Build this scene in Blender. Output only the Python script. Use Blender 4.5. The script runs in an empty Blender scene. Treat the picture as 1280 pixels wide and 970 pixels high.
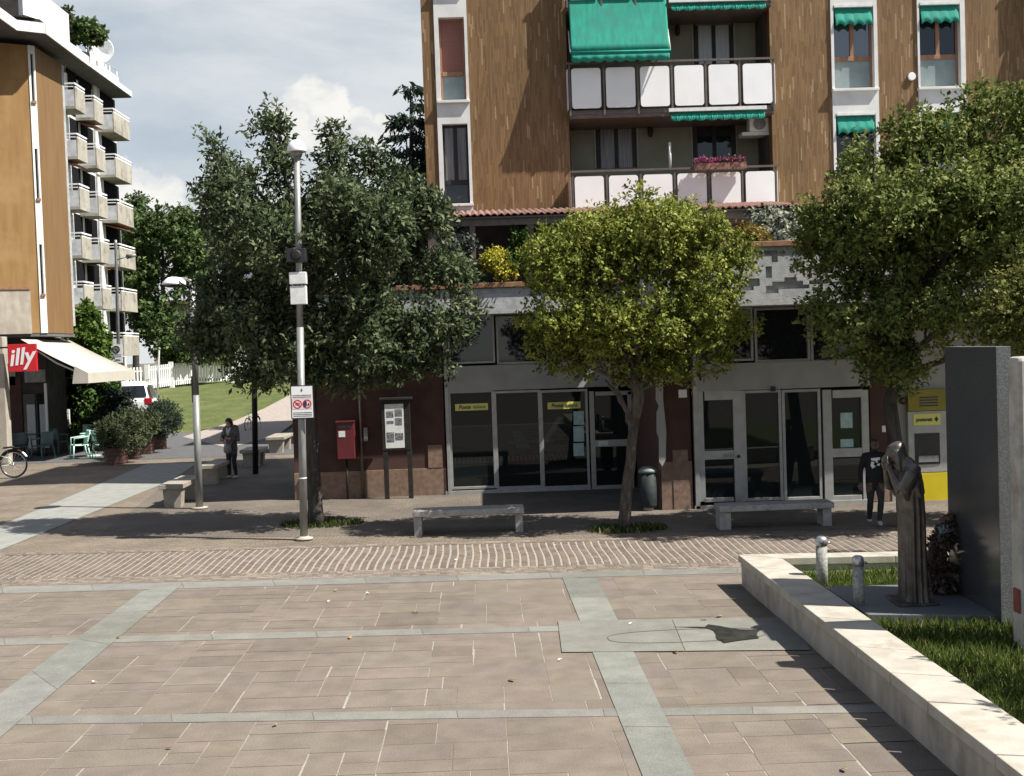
EXPOSURE = 0.88
import bpy, bmesh, math, random
import numpy as np
from mathutils import Vector, Matrix

random.seed(7)
scene = bpy.context.scene
COL = scene.collection

# ------------------------------------------------------------------ camera
F, CX, CY = 1450.0, 640.0, 485.0
VX, VY, ROLL, H = 600.0, 437.0, 0.035, 3.4
_f = Vector(((VX - CX) / F, -(VY - CY) / F, -1)).normalized()
_u = Vector((-ROLL, 1, 0)); _u = (_u - _f * _u.dot(_f)).normalized()
_r = _f.cross(_u)

def ray(x, y):
    v = Vector(((x - CX) / F, -(y - CY) / F, -1))
    return Vector((_r.dot(v), _f.dot(v), _u.dot(v)))
def G(x, y, z=0.0):                       # point at height z
    d = ray(x, y); t = (z - H) / d.z
    return Vector((d.x * t, d.y * t, z))
def W(x, y, Y):                           # point at depth Y
    d = ray(x, y); t = Y / d.y
    return Vector((d.x * t, Y, H + d.z * t))
def R(x0, y0, x1, y1, Y):                 # X0, X1, Z0, Z1 of an upright frontal rectangle
    xm, ym = (x0 + x1) / 2, (y0 + y1) / 2
    return W(x0, ym, Y).x, W(x1, ym, Y).x, W(xm, y1, Y).z, W(xm, y0, Y).z

cd = bpy.data.cameras.new('camera'); cam = bpy.data.objects.new('camera', cd); COL.objects.link(cam)
cd.sensor_width = 36; cd.sensor_fit = 'HORIZONTAL'; cd.lens = F / 1280 * 36
cd.clip_start = 0.1; cd.clip_end = 3000
cam.matrix_world = Matrix(((_r.x, _r.y, _r.z, 0), (_f.x, _f.y, _f.z, 0), (_u.x, _u.y, _u.z, H), (0, 0, 0, 1)))
scene.camera = cam

# ------------------------------------------------------------------ materials
MATS = {}
def mat(name, c1, c2=None, scale=6.0, rough=0.7, bump=0.0, bscale=60.0, metal=0.0, stretch=(1, 1, 1), detail=6, lo=0.35, hi=0.65, spec=0.5, c3=None, s3=1.2, w3=(0.5, 0.7)):
    m = bpy.data.materials.new(name); m.use_nodes = True; nt = m.node_tree; N, L = nt.nodes, nt.links
    b = N['Principled BSDF']; b.inputs['Roughness'].default_value = rough; b.inputs['Metallic'].default_value = metal
    b.inputs['Specular IOR Level'].default_value = spec
    tc = N.new('ShaderNodeTexCoord')
    out = None
    if c2 is not None:
        mp = N.new('ShaderNodeMapping'); mp.inputs['Scale'].default_value = stretch; L.new(tc.outputs['Object'], mp.inputs['Vector'])
        n = N.new('ShaderNodeTexNoise'); n.inputs['Scale'].default_value = scale; n.inputs['Detail'].default_value = detail
        L.new(mp.outputs[0], n.inputs['Vector'])
        r = N.new('ShaderNodeValToRGB'); r.color_ramp.elements[0].position = lo; r.color_ramp.elements[1].position = hi
        r.color_ramp.elements[0].color = (*c1, 1); r.color_ramp.elements[1].color = (*c2, 1)
        L.new(n.outputs['Fac'], r.inputs['Fac']); out = r.outputs['Color']
        if c3 is not None:
            n3 = N.new('ShaderNodeTexNoise'); n3.inputs['Scale'].default_value = s3; n3.inputs['Detail'].default_value = 8
            n3.inputs['Roughness'].default_value = 0.65; L.new(tc.outputs['Object'], n3.inputs['Vector'])
            r3 = N.new('ShaderNodeMapRange'); r3.inputs['From Min'].default_value = w3[0]; r3.inputs['From Max'].default_value = w3[1]
            L.new(n3.outputs['Fac'], r3.inputs['Value'])
            mx = N.new('ShaderNodeMix'); mx.data_type = 'RGBA'; L.new(r3.outputs[0], mx.inputs['Factor'])
            L.new(out, mx.inputs['A']); mx.inputs['B'].default_value = (*c3, 1); out = mx.outputs['Result']
        L.new(out, b.inputs['Base Color'])
    else:
        b.inputs['Base Color'].default_value = (*c1, 1)
    if bump:
        n2 = N.new('ShaderNodeTexNoise'); n2.inputs['Scale'].default_value = bscale; n2.inputs['Detail'].default_value = 5
        L.new(tc.outputs['Object'], n2.inputs['Vector'])
        bp = N.new('ShaderNodeBump'); bp.inputs['Strength'].default_value = bump; bp.inputs['Distance'].default_value = 0.02
        L.new(n2.outputs['Fac'], bp.inputs['Height']); L.new(bp.outputs[0], b.inputs['Normal'])
    MATS[name] = m
    return m

def tint_mat(name, rough=0.8, mul=(0.75, 1.2), nscale=9.0, bump=0.25, bscale=70.0, fine=45.0, transl=0.0, spec=0.4, stain=None):
    """colour from the mesh's own 'tint' attribute (each slab, brick or leaf has its own colour), broken up by noise"""
    m = bpy.data.materials.new(name); m.use_nodes = True; nt = m.node_tree; N, L = nt.nodes, nt.links
    b = N['Principled BSDF']; b.inputs['Roughness'].default_value = rough; b.inputs['Specular IOR Level'].default_value = spec
    a = N.new('ShaderNodeAttribute'); a.attribute_name = 'tint'
    col = a.outputs['Color']
    if nscale:
        tc = N.new('ShaderNodeTexCoord')
        for sc, lo, hi in ((0.55, 0.90, 1.09), (nscale, mul[0], mul[1]), (fine, 0.85, 1.15)):
            n = N.new('ShaderNodeTexNoise'); n.inputs['Scale'].default_value = sc; n.inputs['Detail'].default_value = 7
            L.new(tc.outputs['Object'], n.inputs['Vector'])
            mr = N.new('ShaderNodeMapRange'); mr.inputs['From Min'].default_value = 0.3; mr.inputs['From Max'].default_value = 0.7
            mr.inputs['To Min'].default_value = lo; mr.inputs['To Max'].default_value = hi
            L.new(n.outputs['Fac'], mr.inputs['Value'])
            mx = N.new('ShaderNodeVectorMath'); mx.operation = 'SCALE'
            L.new(col, mx.inputs[0]); L.new(mr.outputs[0], mx.inputs['Scale']); col = mx.outputs[0]
        if bump:
            n2 = N.new('ShaderNodeTexNoise'); n2.inputs['Scale'].default_value = bscale
            L.new(tc.outputs['Object'], n2.inputs['Vector'])
            bp = N.new('ShaderNodeBump'); bp.inputs['Strength'].default_value = bump; bp.inputs['Distance'].default_value = 0.015
            L.new(n2.outputs['Fac'], bp.inputs['Height']); L.new(bp.outputs[0], b.inputs['Normal'])
    L.new(col, b.inputs['Base Color'])
    if transl:
        t = N.new('ShaderNodeBsdfTranslucent'); L.new(col, t.inputs['Color'])
        ms = N.new('ShaderNodeMixShader'); ms.inputs[0].default_value = transl
        L.new(b.outputs[0], ms.inputs[1]); L.new(t.outputs[0], ms.inputs[2])
        L.new(ms.outputs[0], N['Material Output'].inputs['Surface'])
    MATS[name] = m
    return m

def cladding(name, c1, c2, c3, sx, light_amt=0.55):
    """vertical narrow glazed strips of uneven colour"""
    m = bpy.data.materials.new(name); m.use_nodes = True; nt = m.node_tree; N, L = nt.nodes, nt.links
    b = N['Principled BSDF']; b.inputs['Roughness'].default_value = 0.6; b.inputs['Specular IOR Level'].default_value = 0.3
    tc = N.new('ShaderNodeTexCoord'); sep = N.new('ShaderNodeSeparateXYZ'); L.new(tc.outputs['Object'], sep.inputs[0])
    add = N.new('ShaderNodeMath'); add.operation = 'ADD'; L.new(sep.outputs['X'], add.inputs[0]); L.new(sep.outputs['Y'], add.inputs[1])
    fx = N.new('ShaderNodeMath'); fx.operation = 'MULTIPLY'; L.new(add.outputs[0], fx.inputs[0]); fx.inputs[1].default_value = sx
    fl = N.new('ShaderNodeMath'); fl.operation = 'FLOOR'; L.new(fx.outputs[0], fl.inputs[0])
    wn = N.new('ShaderNodeTexWhiteNoise'); wn.noise_dimensions = '1D'; L.new(fl.outputs[0], wn.inputs['W'])
    zo = N.new('ShaderNodeMath'); zo.operation = 'MULTIPLY_ADD'; L.new(wn.outputs['Value'], zo.inputs[0]); zo.inputs[1].default_value = 7.3
    zs = N.new('ShaderNodeMath'); zs.operation = 'MULTIPLY'; L.new(sep.outputs['Z'], zs.inputs[0]); zs.inputs[1].default_value = 3.1
    L.new(zs.outputs[0], zo.inputs[2])
    zf = N.new('ShaderNodeMath'); zf.operation = 'FLOOR'; L.new(zo.outputs[0], zf.inputs[0])
    cv = N.new('ShaderNodeCombineXYZ'); L.new(fl.outputs[0], cv.inputs[0]); L.new(zf.outputs[0], cv.inputs[1])
    w2 = N.new('ShaderNodeTexWhiteNoise'); w2.noise_dimensions = '2D'; L.new(cv.outputs[0], w2.inputs['Vector'])
    r = N.new('ShaderNodeValToRGB'); e = r.color_ramp.elements
    e[0].position = 0.0; e[0].color = (*c1, 1); e[1].position = 0.75; e[1].color = (*c2, 1)
    k = e.new(0.93); k.color = (*c2, 1); k = e.new(0.97); k.color = (*c3, 1)
    L.new(w2.outputs['Value'], r.inputs['Fac'])
    big = N.new('ShaderNodeTexNoise'); big.inputs['Scale'].default_value = 0.9; big.inputs['Detail'].default_value = 6
    mp = N.new('ShaderNodeMapping'); mp.inputs['Scale'].default_value = (1.6, 1.6, 0.35); L.new(tc.outputs['Object'], mp.inputs[0]); L.new(mp.outputs[0], big.inputs['Vector'])
    mr = N.new('ShaderNodeMapRange'); mr.inputs['From Min'].default_value = 0.3; mr.inputs['From Max'].default_value = 0.7
    mr.inputs['To Min'].default_value = 0.8; mr.inputs['To Max'].default_value = 1.2; L.new(big.outputs['Fac'], mr.inputs['Value'])
    sc = N.new('ShaderNodeVectorMath'); sc.operation = 'SCALE'; L.new(r.outputs['Color'], sc.inputs[0]); L.new(mr.outputs[0], sc.inputs['Scale'])
    fr = N.new('ShaderNodeMath'); fr.operation = 'FRACT'; L.new(fx.outputs[0], fr.inputs[0])
    gt = N.new('ShaderNodeMath'); gt.operation = 'GREATER_THAN'; L.new(fr.outputs[0], gt.inputs[0]); gt.inputs[1].default_value = 0.88
    mx = N.new('ShaderNodeMix'); mx.data_type = 'RGBA'; L.new(gt.outputs[0], mx.inputs['Factor']); L.new(sc.outputs[0], mx.inputs['A']); mx.inputs['B'].default_value = (c1[0]*.55, c1[1]*.55, c1[2]*.55, 1)
    L.new(mx.outputs['Result'], b.inputs['Base Color'])
    bp = N.new('ShaderNodeBump'); bp.inputs['Strength'].default_value = 0.5; bp.inputs['Distance'].default_value = 0.008
    inv = N.new('ShaderNodeMath'); inv.operation = 'SUBTRACT'; inv.inputs[0].default_value = 1; L.new(gt.outputs[0], inv.inputs[1])
    L.new(inv.outputs[0], bp.inputs['Height']); L.new(bp.outputs[0], b.inputs['Normal'])
    MATS[name] = m; return m

def glass(name, c, rough=0.02, ior=1.5, nz=None):
    m = mat(name, c, nz, 1.5, rough=rough) if nz else mat(name, c, rough=rough)
    m.node_tree.nodes['Principled BSDF'].inputs['IOR'].default_value = ior
    return m

def setts(name, ca, cb, cm, sc=1.0, bw=0.16, rh=0.09):
    m = bpy.data.materials.new(name); m.use_nodes = True; nt = m.node_tree; N, L = nt.nodes, nt.links
    b = N['Principled BSDF']; b.inputs['Roughness'].default_value = 0.85; b.inputs['Specular IOR Level'].default_value = 0.3
    tc = N.new('ShaderNodeTexCoord')
    wob = N.new('ShaderNodeTexNoise'); wob.inputs['Scale'].default_value = 1.1; wob.inputs['Detail'].default_value = 3; L.new(tc.outputs['Object'], wob.inputs['Vector'])
    sb = N.new('ShaderNodeVectorMath'); sb.operation = 'MULTIPLY_ADD'; L.new(wob.outputs['Color'], sb.inputs[0]); sb.inputs[1].default_value = (0.35, 0.35, 0); L.new(tc.outputs['Object'], sb.inputs[2])
    br = N.new('ShaderNodeTexBrick'); br.inputs['Scale'].default_value = sc; br.inputs['Brick Width'].default_value = bw; br.inputs['Row Height'].default_value = rh
    br.inputs['Mortar Size'].default_value = 0.012; br.inputs['Mortar Smooth'].default_value = 0.3
    br.inputs['Color1'].default_value = (*ca, 1); br.inputs['Color2'].default_value = (*cb, 1); br.inputs['Mortar'].default_value = (*cm, 1)
    L.new(sb.outputs[0], br.inputs['Vector'])
    n = N.new('ShaderNodeTexNoise'); n.inputs['Scale'].default_value = 0.7; n.inputs['Detail'].default_value = 9; n.inputs['Roughness'].default_value = 0.65; L.new(tc.outputs['Object'], n.inputs['Vector'])
    mr = N.new('ShaderNodeMapRange'); mr.inputs['From Min'].default_value = 0.3; mr.inputs['From Max'].default_value = 0.7; mr.inputs['To Min'].default_value = 0.72; mr.inputs['To Max'].default_value = 1.25
    L.new(n.outputs['Fac'], mr.inputs['Value'])
    s = N.new('ShaderNodeVectorMath'); s.operation = 'SCALE'; L.new(br.outputs['Color'], s.inputs[0]); L.new(mr.outputs[0], s.inputs['Scale'])
    L.new(s.outputs[0], b.inputs['Base Color'])
    bp = N.new('ShaderNodeBump'); bp.inputs['Strength'].default_value = 0.6; bp.inputs['Distance'].default_value = 0.01
    iv = N.new('ShaderNodeMath'); iv.operation = 'SUBTRACT'; iv.inputs[0].default_value = 1; L.new(br.outputs['Fac'], iv.inputs[1])
    L.new(iv.outputs[0], bp.inputs['Height']); L.new(bp.outputs[0], b.inputs['Normal'])
    MATS[name] = m; return m

cladding('brown_cladding', (0.150, 0.085, 0.036), (0.215, 0.127, 0.056), (0.315, 0.215, 0.118), 24)
mat('ochre_render', (0.235, 0.130, 0.044), (0.285, 0.168, 0.062), 2.2, 0.85, 0.15, 40, stretch=(2.2, 2.2, 0.3), c3=(0.33, 0.215, 0.095), s3=0.8, w3=(0.5, 0.8))
mat('white_render', (0.60, 0.60, 0.58), (0.70, 0.70, 0.68), 3, 0.8, 0.08, 50)
mat('white_panel', (0.80, 0.80, 0.79), (0.86, 0.86, 0.85), 2, 0.45)
mat('grey_concrete', (0.34, 0.35, 0.35), (0.46, 0.47, 0.47), 7, 0.9, 0.4, 60, c3=(0.27, 0.28, 0.28), s3=1.6)
mat('pale_concrete', (0.33, 0.295, 0.24), (0.43, 0.395, 0.33), 5, 0.9, 0.4, 50, c3=(0.32, 0.28, 0.22), s3=1.3, stretch=(1, 1, 0.4))
mat('dark_red_render', (0.058, 0.027, 0.021), (0.08, 0.039, 0.03), 3, 0.85, 0.2, 60)
mat('plinth_stone', (0.17, 0.105, 0.072), (0.24, 0.16, 0.115), 9, 0.7, 0.2, 40)
mat('green_wall', (0.20, 0.205, 0.15), (0.25, 0.255, 0.195), 2, 0.85)
mat('dark_wall', (0.035, 0.03, 0.026), (0.06, 0.052, 0.045), 3, 0.9)
mat('brown_metal', (0.10, 0.075, 0.06), (0.14, 0.105, 0.085), 6, 0.5)
mat('dark_metal', (0.018, 0.016, 0.015), (0.032, 0.029, 0.027), 8, 0.55, spec=0.25)
mat('aluminium', (0.32, 0.32, 0.305), (0.39, 0.39, 0.375), 5, 0.38, metal=0.35)
mat('band_panel', (0.31, 0.31, 0.29), (0.37, 0.37, 0.345), 2, 0.6)
mat('galvanised', (0.20, 0.205, 0.198), (0.28, 0.285, 0.275), 12, 0.5, metal=0.3, stretch=(1, 1, 0.3))
mat('pale_metal', (0.62, 0.62, 0.60), (0.74, 0.74, 0.72), 9, 0.45)
glass('shop_glass', (0.010, 0.014, 0.014), 0.015, 1.42)
glass('window_glass', (0.035, 0.04, 0.045), 0.03, 2.3)
glass('dark_glass', (0.012, 0.014, 0.018), 0.03, 1.6)
mat('curtain', (0.30, 0.33, 0.35), (0.42, 0.45, 0.47), 14, 0.35, stretch=(3, 3, 0.1), spec=0.8)
mat('dark_curtain', (0.06, 0.05, 0.05), (0.16, 0.15, 0.15), 12, 0.35, stretch=(3, 3, 0.1), spec=0.8)
mat('frosted_pane', (0.20, 0.25, 0.25), (0.25, 0.30, 0.30), 4, 0.25)
mat('shutter_red', (0.22, 0.085, 0.06), (0.27, 0.11, 0.08), 40, 0.6, stretch=(0.05, 0.05, 3))
mat('wood_frame', (0.24, 0.115, 0.06), (0.32, 0.165, 0.09), 20, 0.5, stretch=(1, 1, 0.2))
mat('green_awning', (0.004, 0.215, 0.150), (0.010, 0.285, 0.205), 4, 0.8, stretch=(3, 3, 0.3), c3=(0.02, 0.20, 0.15), s3=1.5)
mat('terracotta', (0.15, 0.066, 0.048), (0.30, 0.175, 0.14), 12, 0.85, 0.3, 40)
mat('coping_brown', (0.20, 0.10, 0.055), (0.30, 0.16, 0.09), 8, 0.8, 0.2, 40)
mat('yellow_sign', (0.70, 0.62, 0.03), rough=0.4)
mat('yellow_paint', (0.52, 0.41, 0.008), (0.58, 0.46, 0.012), 3, 0.4)
mat('shaded_yellow', (0.22, 0.185, 0.008), (0.27, 0.225, 0.012), 3, 0.4)  # header's copy of the yellow, darkened to carry the deep shade
mat('pale_yellow_sign', (0.72, 0.70, 0.16), rough=0.4)
mat('sign_text_dark', (0.02, 0.03, 0.06), rough=0.5)
mat('paper', (0.62, 0.64, 0.62), (0.74, 0.76, 0.74), 8, 0.6)
mat('paper_green', (0.30, 0.46, 0.44), (0.45, 0.60, 0.57), 9, 0.5)
mat('print_dark', (0.05, 0.055, 0.06), (0.26, 0.27, 0.28), 22, 0.7)
mat('red_paint', (0.095, 0.010, 0.014), (0.12, 0.013, 0.018), 5, 0.5)
mat('sign_red', (0.55, 0.012, 0.02), rough=0.35)
mat('sign_white', (0.80, 0.80, 0.79), rough=0.4)
mat('sign_pink', (0.75, 0.60, 0.59), rough=0.5)
mat('black_plastic', (0.012, 0.012, 0.013), (0.022, 0.022, 0.024), 8, 0.45)
mat('bin_green', (0.018, 0.024, 0.024), (0.032, 0.04, 0.04), 8, 0.65, spec=0.2)
mat('bin_lid', (0.16, 0.20, 0.19), rough=0.55)
mat('marble_bench', (0.27, 0.255, 0.23), (0.37, 0.355, 0.325), 7, 0.65, 0.2, 60, c3=(0.12, 0.11, 0.10), s3=5, w3=(0.55, 0.72))
mat('beige_stone', (0.27, 0.24, 0.19), (0.35, 0.315, 0.26), 6, 0.75, 0.25, 60, c3=(0.20, 0.17, 0.135), s3=2.5)
mat('wall_coping', (0.34, 0.31, 0.255), (0.43, 0.40, 0.34), 4, 0.7, 0.15, 50, c3=(0.26, 0.21, 0.15), s3=3.5, w3=(0.56, 0.8))
mat('wall_stone', (0.30, 0.265, 0.22), (0.42, 0.375, 0.315), 5, 0.8, 0.3, 50, c3=(0.20, 0.17, 0.145), s3=2.2, w3=(0.52, 0.75), stretch=(1, 1, 0.5))
mat('granite_polished', (0.046, 0.048, 0.051), (0.082, 0.085, 0.088), 130, 0.16, spec=0.4)
mat('granite_rough', (0.085, 0.09, 0.092), (0.155, 0.16, 0.162), 55, 0.7, 0.3, 90)
mat('plinth_granite', (0.12, 0.125, 0.13), (0.19, 0.195, 0.20), 70, 0.4)
mat('marble_slab', (0.36, 0.345, 0.31), (0.46, 0.44, 0.40), 4, 0.6, c3=(0.20, 0.165, 0.125), s3=2.2, w3=(0.45, 0.68), stretch=(1, 1, 0.4))
mat('bollard_stone', (0.20, 0.20, 0.18), (0.36, 0.36, 0.33), 30, 0.85, 0.5, 60)
mat('steel_cap', (0.35, 0.35, 0.35), (0.5, 0.5, 0.5), 8, 0.4, metal=0.8)
mat('bronze', (0.055, 0.047, 0.039), (0.118, 0.104, 0.090), 7, 0.40, 0.15, 60, metal=0.4, c3=(0.22, 0.20, 0.175), s3=3, w3=(0.5, 0.8))
mat('dead_laurel', (0.055, 0.032, 0.022), (0.13, 0.08, 0.055), 30, 0.7)
mat('bark', (0.05, 0.041, 0.032), (0.11, 0.09, 0.07), 14, 0.95, 0.8, 30, stretch=(1, 1, 0.25))
mat('dark_bark', (0.03, 0.026, 0.022), (0.065, 0.055, 0.045), 14, 0.95, 0.8, 30, stretch=(1, 1, 0.25))
mat('mortar_pale', (0.24, 0.222, 0.19), (0.32, 0.297, 0.258), 18, 0.95)
mat('band_stone', (0.275, 0.29, 0.262), (0.365, 0.38, 0.345), 3.5, 0.8, 0.2, 60, c3=(0.30, 0.29, 0.25), s3=1.2)
mat('row_stone', (0.30, 0.305, 0.30), (0.37, 0.375, 0.37), 4, 0.8, 0.2, 60)
mat('light_slab', (0.34, 0.345, 0.295), (0.43, 0.43, 0.375), 4, 0.8, 0.2, 60)
mat('groove', (0.105, 0.105, 0.088), rough=0.9)
mat('dark_stone', (0.024, 0.024, 0.021), (0.036, 0.036, 0.031), 6, 0.25, c3=(0.045, 0.045, 0.04), s3=3)
mat('asphalt', (0.075, 0.075, 0.077), (0.105, 0.105, 0.105), 4, 0.9, 0.3, 90)
mat('pale_path', (0.21, 0.212, 0.19), (0.26, 0.262, 0.24), 3, 0.85, 0.15, 60)
mat('pink_gravel', (0.27, 0.23, 0.20), (0.33, 0.285, 0.25), 5, 0.95)
mat('earth', (0.08, 0.07, 0.055), (0.115, 0.10, 0.08), 1.5, 0.95)
mat('lawn_green', (0.034, 0.060, 0.008), (0.088, 0.112, 0.020), 5.5, 0.9, 0.8, 30, c3=(0.125, 0.118, 0.036), s3=0.8, w3=(0.45, 0.7))
mat('soil_grass', (0.05, 0.085, 0.016), (0.10, 0.13, 0.03), 8, 0.95, 0.5, 50)
setts('porphyry_setts', (0.205, 0.168, 0.128), (0.16, 0.131, 0.10), (0.12, 0.098, 0.077))
setts('shaded_setts', (0.16, 0.136, 0.11), (0.128, 0.109, 0.09), (0.10, 0.085, 0.07))
mat('wood_box', (0.085, 0.04, 0.03), (0.14, 0.07, 0.05), 12, 0.7, stretch=(0.2, 0.2, 3))
mat('mint_plastic', (0.40, 0.62, 0.52), (0.44, 0.66, 0.56), 3, 0.4)
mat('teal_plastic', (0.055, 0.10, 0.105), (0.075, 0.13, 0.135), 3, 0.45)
mat('cream_canvas', (0.44, 0.415, 0.345), (0.50, 0.47, 0.40), 2, 0.8)
mat('awning_grey', (0.40, 0.40, 0.38), rough=0.8)
mat('car_white', (0.72, 0.73, 0.74), rough=0.22)
mat('tail_red', (0.36, 0.012, 0.02), rough=0.2)
mat('rubber', (0.015, 0.015, 0.015), rough=0.8)
mat('chrome', (0.6, 0.6, 0.6), rough=0.2, metal=0.9)
mat('cream_paint', (0.66, 0.66, 0.55), rough=0.35)
mat('leather_black', (0.02, 0.018, 0.017), rough=0.5)
mat('skin_light', (0.46, 0.27, 0.19), rough=0.55)
mat('skin_dark', (0.10, 0.055, 0.038), rough=0.55)
mat('jacket_grey', (0.075, 0.07, 0.07), (0.12, 0.11, 0.105), 20, 0.9)
mat('scarf_pale', (0.42, 0.40, 0.38), (0.5, 0.48, 0.46), 20, 0.9)
mat('trousers_dark', (0.02, 0.02, 0.024), (0.035, 0.035, 0.04), 15, 0.85)
mat('bag_grey', (0.15, 0.145, 0.14), (0.22, 0.21, 0.20), 18, 0.8)
mat('shoe_pale', (0.45, 0.44, 0.42), rough=0.7)
mat('hoodie_black', (0.006, 0.006, 0.007), (0.012, 0.012, 0.014), 15, 0.9)
mat('hair_dark', (0.018, 0.013, 0.011), rough=0.6)
mat('print_white', (0.72, 0.72, 0.72), rough=0.7)
mat('fence_white', (0.78, 0.78, 0.76), rough=0.6)
mat('house_pale', (0.45, 0.42, 0.36), (0.52, 0.49, 0.43), 1, 0.85)
mat('balcony_concrete', (0.30, 0.28, 0.235), (0.40, 0.375, 0.32), 1.5, 0.9, 0.2, 30, c3=(0.18, 0.155, 0.12), s3=1.4, stretch=(1, 1, 0.3))
mat('railing_grey', (0.46, 0.47, 0.48), (0.64, 0.65, 0.66), 3, 0.7)
mat('dry_leaf', (0.20, 0.13, 0.05), (0.34, 0.24, 0.10), 20, 0.8)
mat('litter_white', (0.75, 0.74, 0.70), rough=0.8)
mat('flower_pink', (0.50, 0.05, 0.18), (0.60, 0.14, 0.28), 30, 0.7)
mat('dark_soffit', (0.10, 0.10, 0.105), (0.13, 0.13, 0.135), 3, 0.9)
mat('ribbon_blue', (0.45, 0.62, 0.70), rough=0.6)
mat('plaque_red', (0.16, 0.03, 0.025), (0.22, 0.05, 0.04), 9, 0.6)
tint_mat('slab_stone', 0.8, (0.86, 1.13), 3.5, 0.25, 70, 60)
tint_mat('brick_stone', 0.85, (0.8, 1.2), 9, 0.3, 80, 60)
tint_mat('leaf', 0.6, nscale=0, transl=0.30, spec=0.16)
tint_mat('far_leaf', 0.7, nscale=0, transl=0.22, spec=0.12)
tint_mat('blade', 0.6, nscale=0, transl=0.3, spec=0.2)

# ------------------------------------------------------------------ mesh builder
ORG = {}
class MB:
    def __init__(s): s.v = []; s.f = []; s.m = []; s.sm = []
    def add(s, vs, fs, mi=0, smooth=False):
        o = len(s.v); s.v += [tuple(p) for p in vs]
        for f in fs: s.f.append([i + o for i in f]); s.m.append(mi); s.sm.append(smooth)
        return s
    def box(s, x0, x1, y0, y1, z0, z1, mi=0):
        if x0 > x1: x0, x1 = x1, x0
        if y0 > y1: y0, y1 = y1, y0
        if z0 > z1: z0, z1 = z1, z0
        return s.add([(x0,y0,z0),(x1,y0,z0),(x1,y1,z0),(x0,y1,z0),(x0,y0,z1),(x1,y0,z1),(x1,y1,z1),(x0,y1,z1)],
              [(0,3,2,1),(4,5,6,7),(0,1,5,4),(1,2,6,5),(2,3,7,6),(3,0,4,7)], mi)
    def obox(s, c, ux, uy, uz, hx, hy, hz, mi=0):
        c = Vector(c); ux, uy, uz = Vector(ux)*hx, Vector(uy)*hy, Vector(uz)*hz
        vs = [c+ux*a+uy*b+uz*d for d in (-1,1) for a,b in ((-1,-1),(1,-1),(1,1),(-1,1))]
        return s.add(vs, [(0,3,2,1),(4,5,6,7),(0,1,5,4),(1,2,6,5),(2,3,7,6),(3,0,4,7)], mi)
    def prism(s, poly, z0, z1, mi=0):      # polygon of (x, y) extruded up
        n = len(poly)
        vs = [(x,y,z0) for x,y in poly] + [(x,y,z1) for x,y in poly]
        a = sum(poly[i][0]*poly[(i+1)%n][1]-poly[(i+1)%n][0]*poly[i][1] for i in range(n))
        if a < 0:
            vs = [(x,y,z0) for x,y in poly[::-1]] + [(x,y,z1) for x,y in poly[::-1]]
        return s.add(vs, [list(range(n))[::-1], list(range(n,2*n))] + [(i,(i+1)%n,n+(i+1)%n,n+i) for i in range(n)], mi)
    def plate(s, pts, off, mi=0):          # planar 3-D polygon thickened by vector off
        n = len(pts); pts = [Vector(p) for p in pts]; off = Vector(off)
        vs = pts + [p+off for p in pts]
        return s.add(vs, [list(range(n)), list(range(n,2*n))[::-1]] + [(i,n+i,n+(i+1)%n,(i+1)%n) for i in range(n)], mi)
    def sheet(s, pts, mi=0): return s.add(pts, [list(range(len(pts)))], mi)
    def grid(s, rows, mi=0):
        n = len(rows[0]); return s.add([p for r in rows for p in r], [(j*n+i,j*n+i+1,(j+1)*n+i+1,(j+1)*n+i) for j in range(len(rows)-1) for i in range(n-1)], mi, True)
    def tube(s, pts, rad, n=8, mi=0, caps=True, flat=1.0):
        pts = [Vector(p) for p in pts]
        if not hasattr(rad, '__len__'): rad = [rad]*len(pts)
        rings = []; ref = None
        for i, p in enumerate(pts):
            t = (pts[min(i+1,len(pts)-1)] - pts[max(i-1,0)]).normalized()
            if ref is None:
                ref = Vector((0,0,1)) if abs(t.z) < 0.9 else Vector((1,0,0))
            a = (ref - t*ref.dot(t)).normalized(); ref = a; b = t.cross(a)
            rings.append([p + (a*math.cos(2*math.pi*k/n) + b*flat*math.sin(2*math.pi*k/n))*rad[i] for k in range(n)])
        return s.loft(rings, mi, caps)
    def loft(s, rings, mi=0, caps=True, smooth=True):
        n = len(rings[0]); vs = [p for r in rings for p in r]; fs = []
        for i in range(len(rings)-1):
            for k in range(n): fs.append((i*n+k, i*n+(k+1)%n, (i+1)*n+(k+1)%n, (i+1)*n+k))
        s.add(vs, fs, mi, smooth)
        if caps:
            o = len(s.v) - len(vs)
            s.f.append([o+k for k in range(n)][::-1]); s.m.append(mi); s.sm.append(False)
            s.f.append([o+(len(rings)-1)*n+k for k in range(n)]); s.m.append(mi); s.sm.append(False)
        return s
    def lathe(s, prof, c, n=16, mi=0, caps=True):
        c = Vector(c)
        return s.loft([[c+Vector((r*math.cos(2*math.pi*k/n), r*math.sin(2*math.pi*k/n), z)) for k in range(n)] for r,z in prof], mi, caps)
    def ball(s, c, r, mi=0, n=12, m=8):
        c = Vector(c); r = r if hasattr(r,'__len__') else (r,r,r)
        rings = []
        for i in range(m+1):
            a = -math.pi/2 + math.pi*(i+0.04 if i==0 else (i-0.04 if i==m else i))/m
            rings.append([c+Vector((r[0]*math.cos(a)*math.cos(2*math.pi*k/n), r[1]*math.cos(a)*math.sin(2*math.pi*k/n), r[2]*math.sin(a))) for k in range(n)])
        return s.loft(rings, mi)
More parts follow.
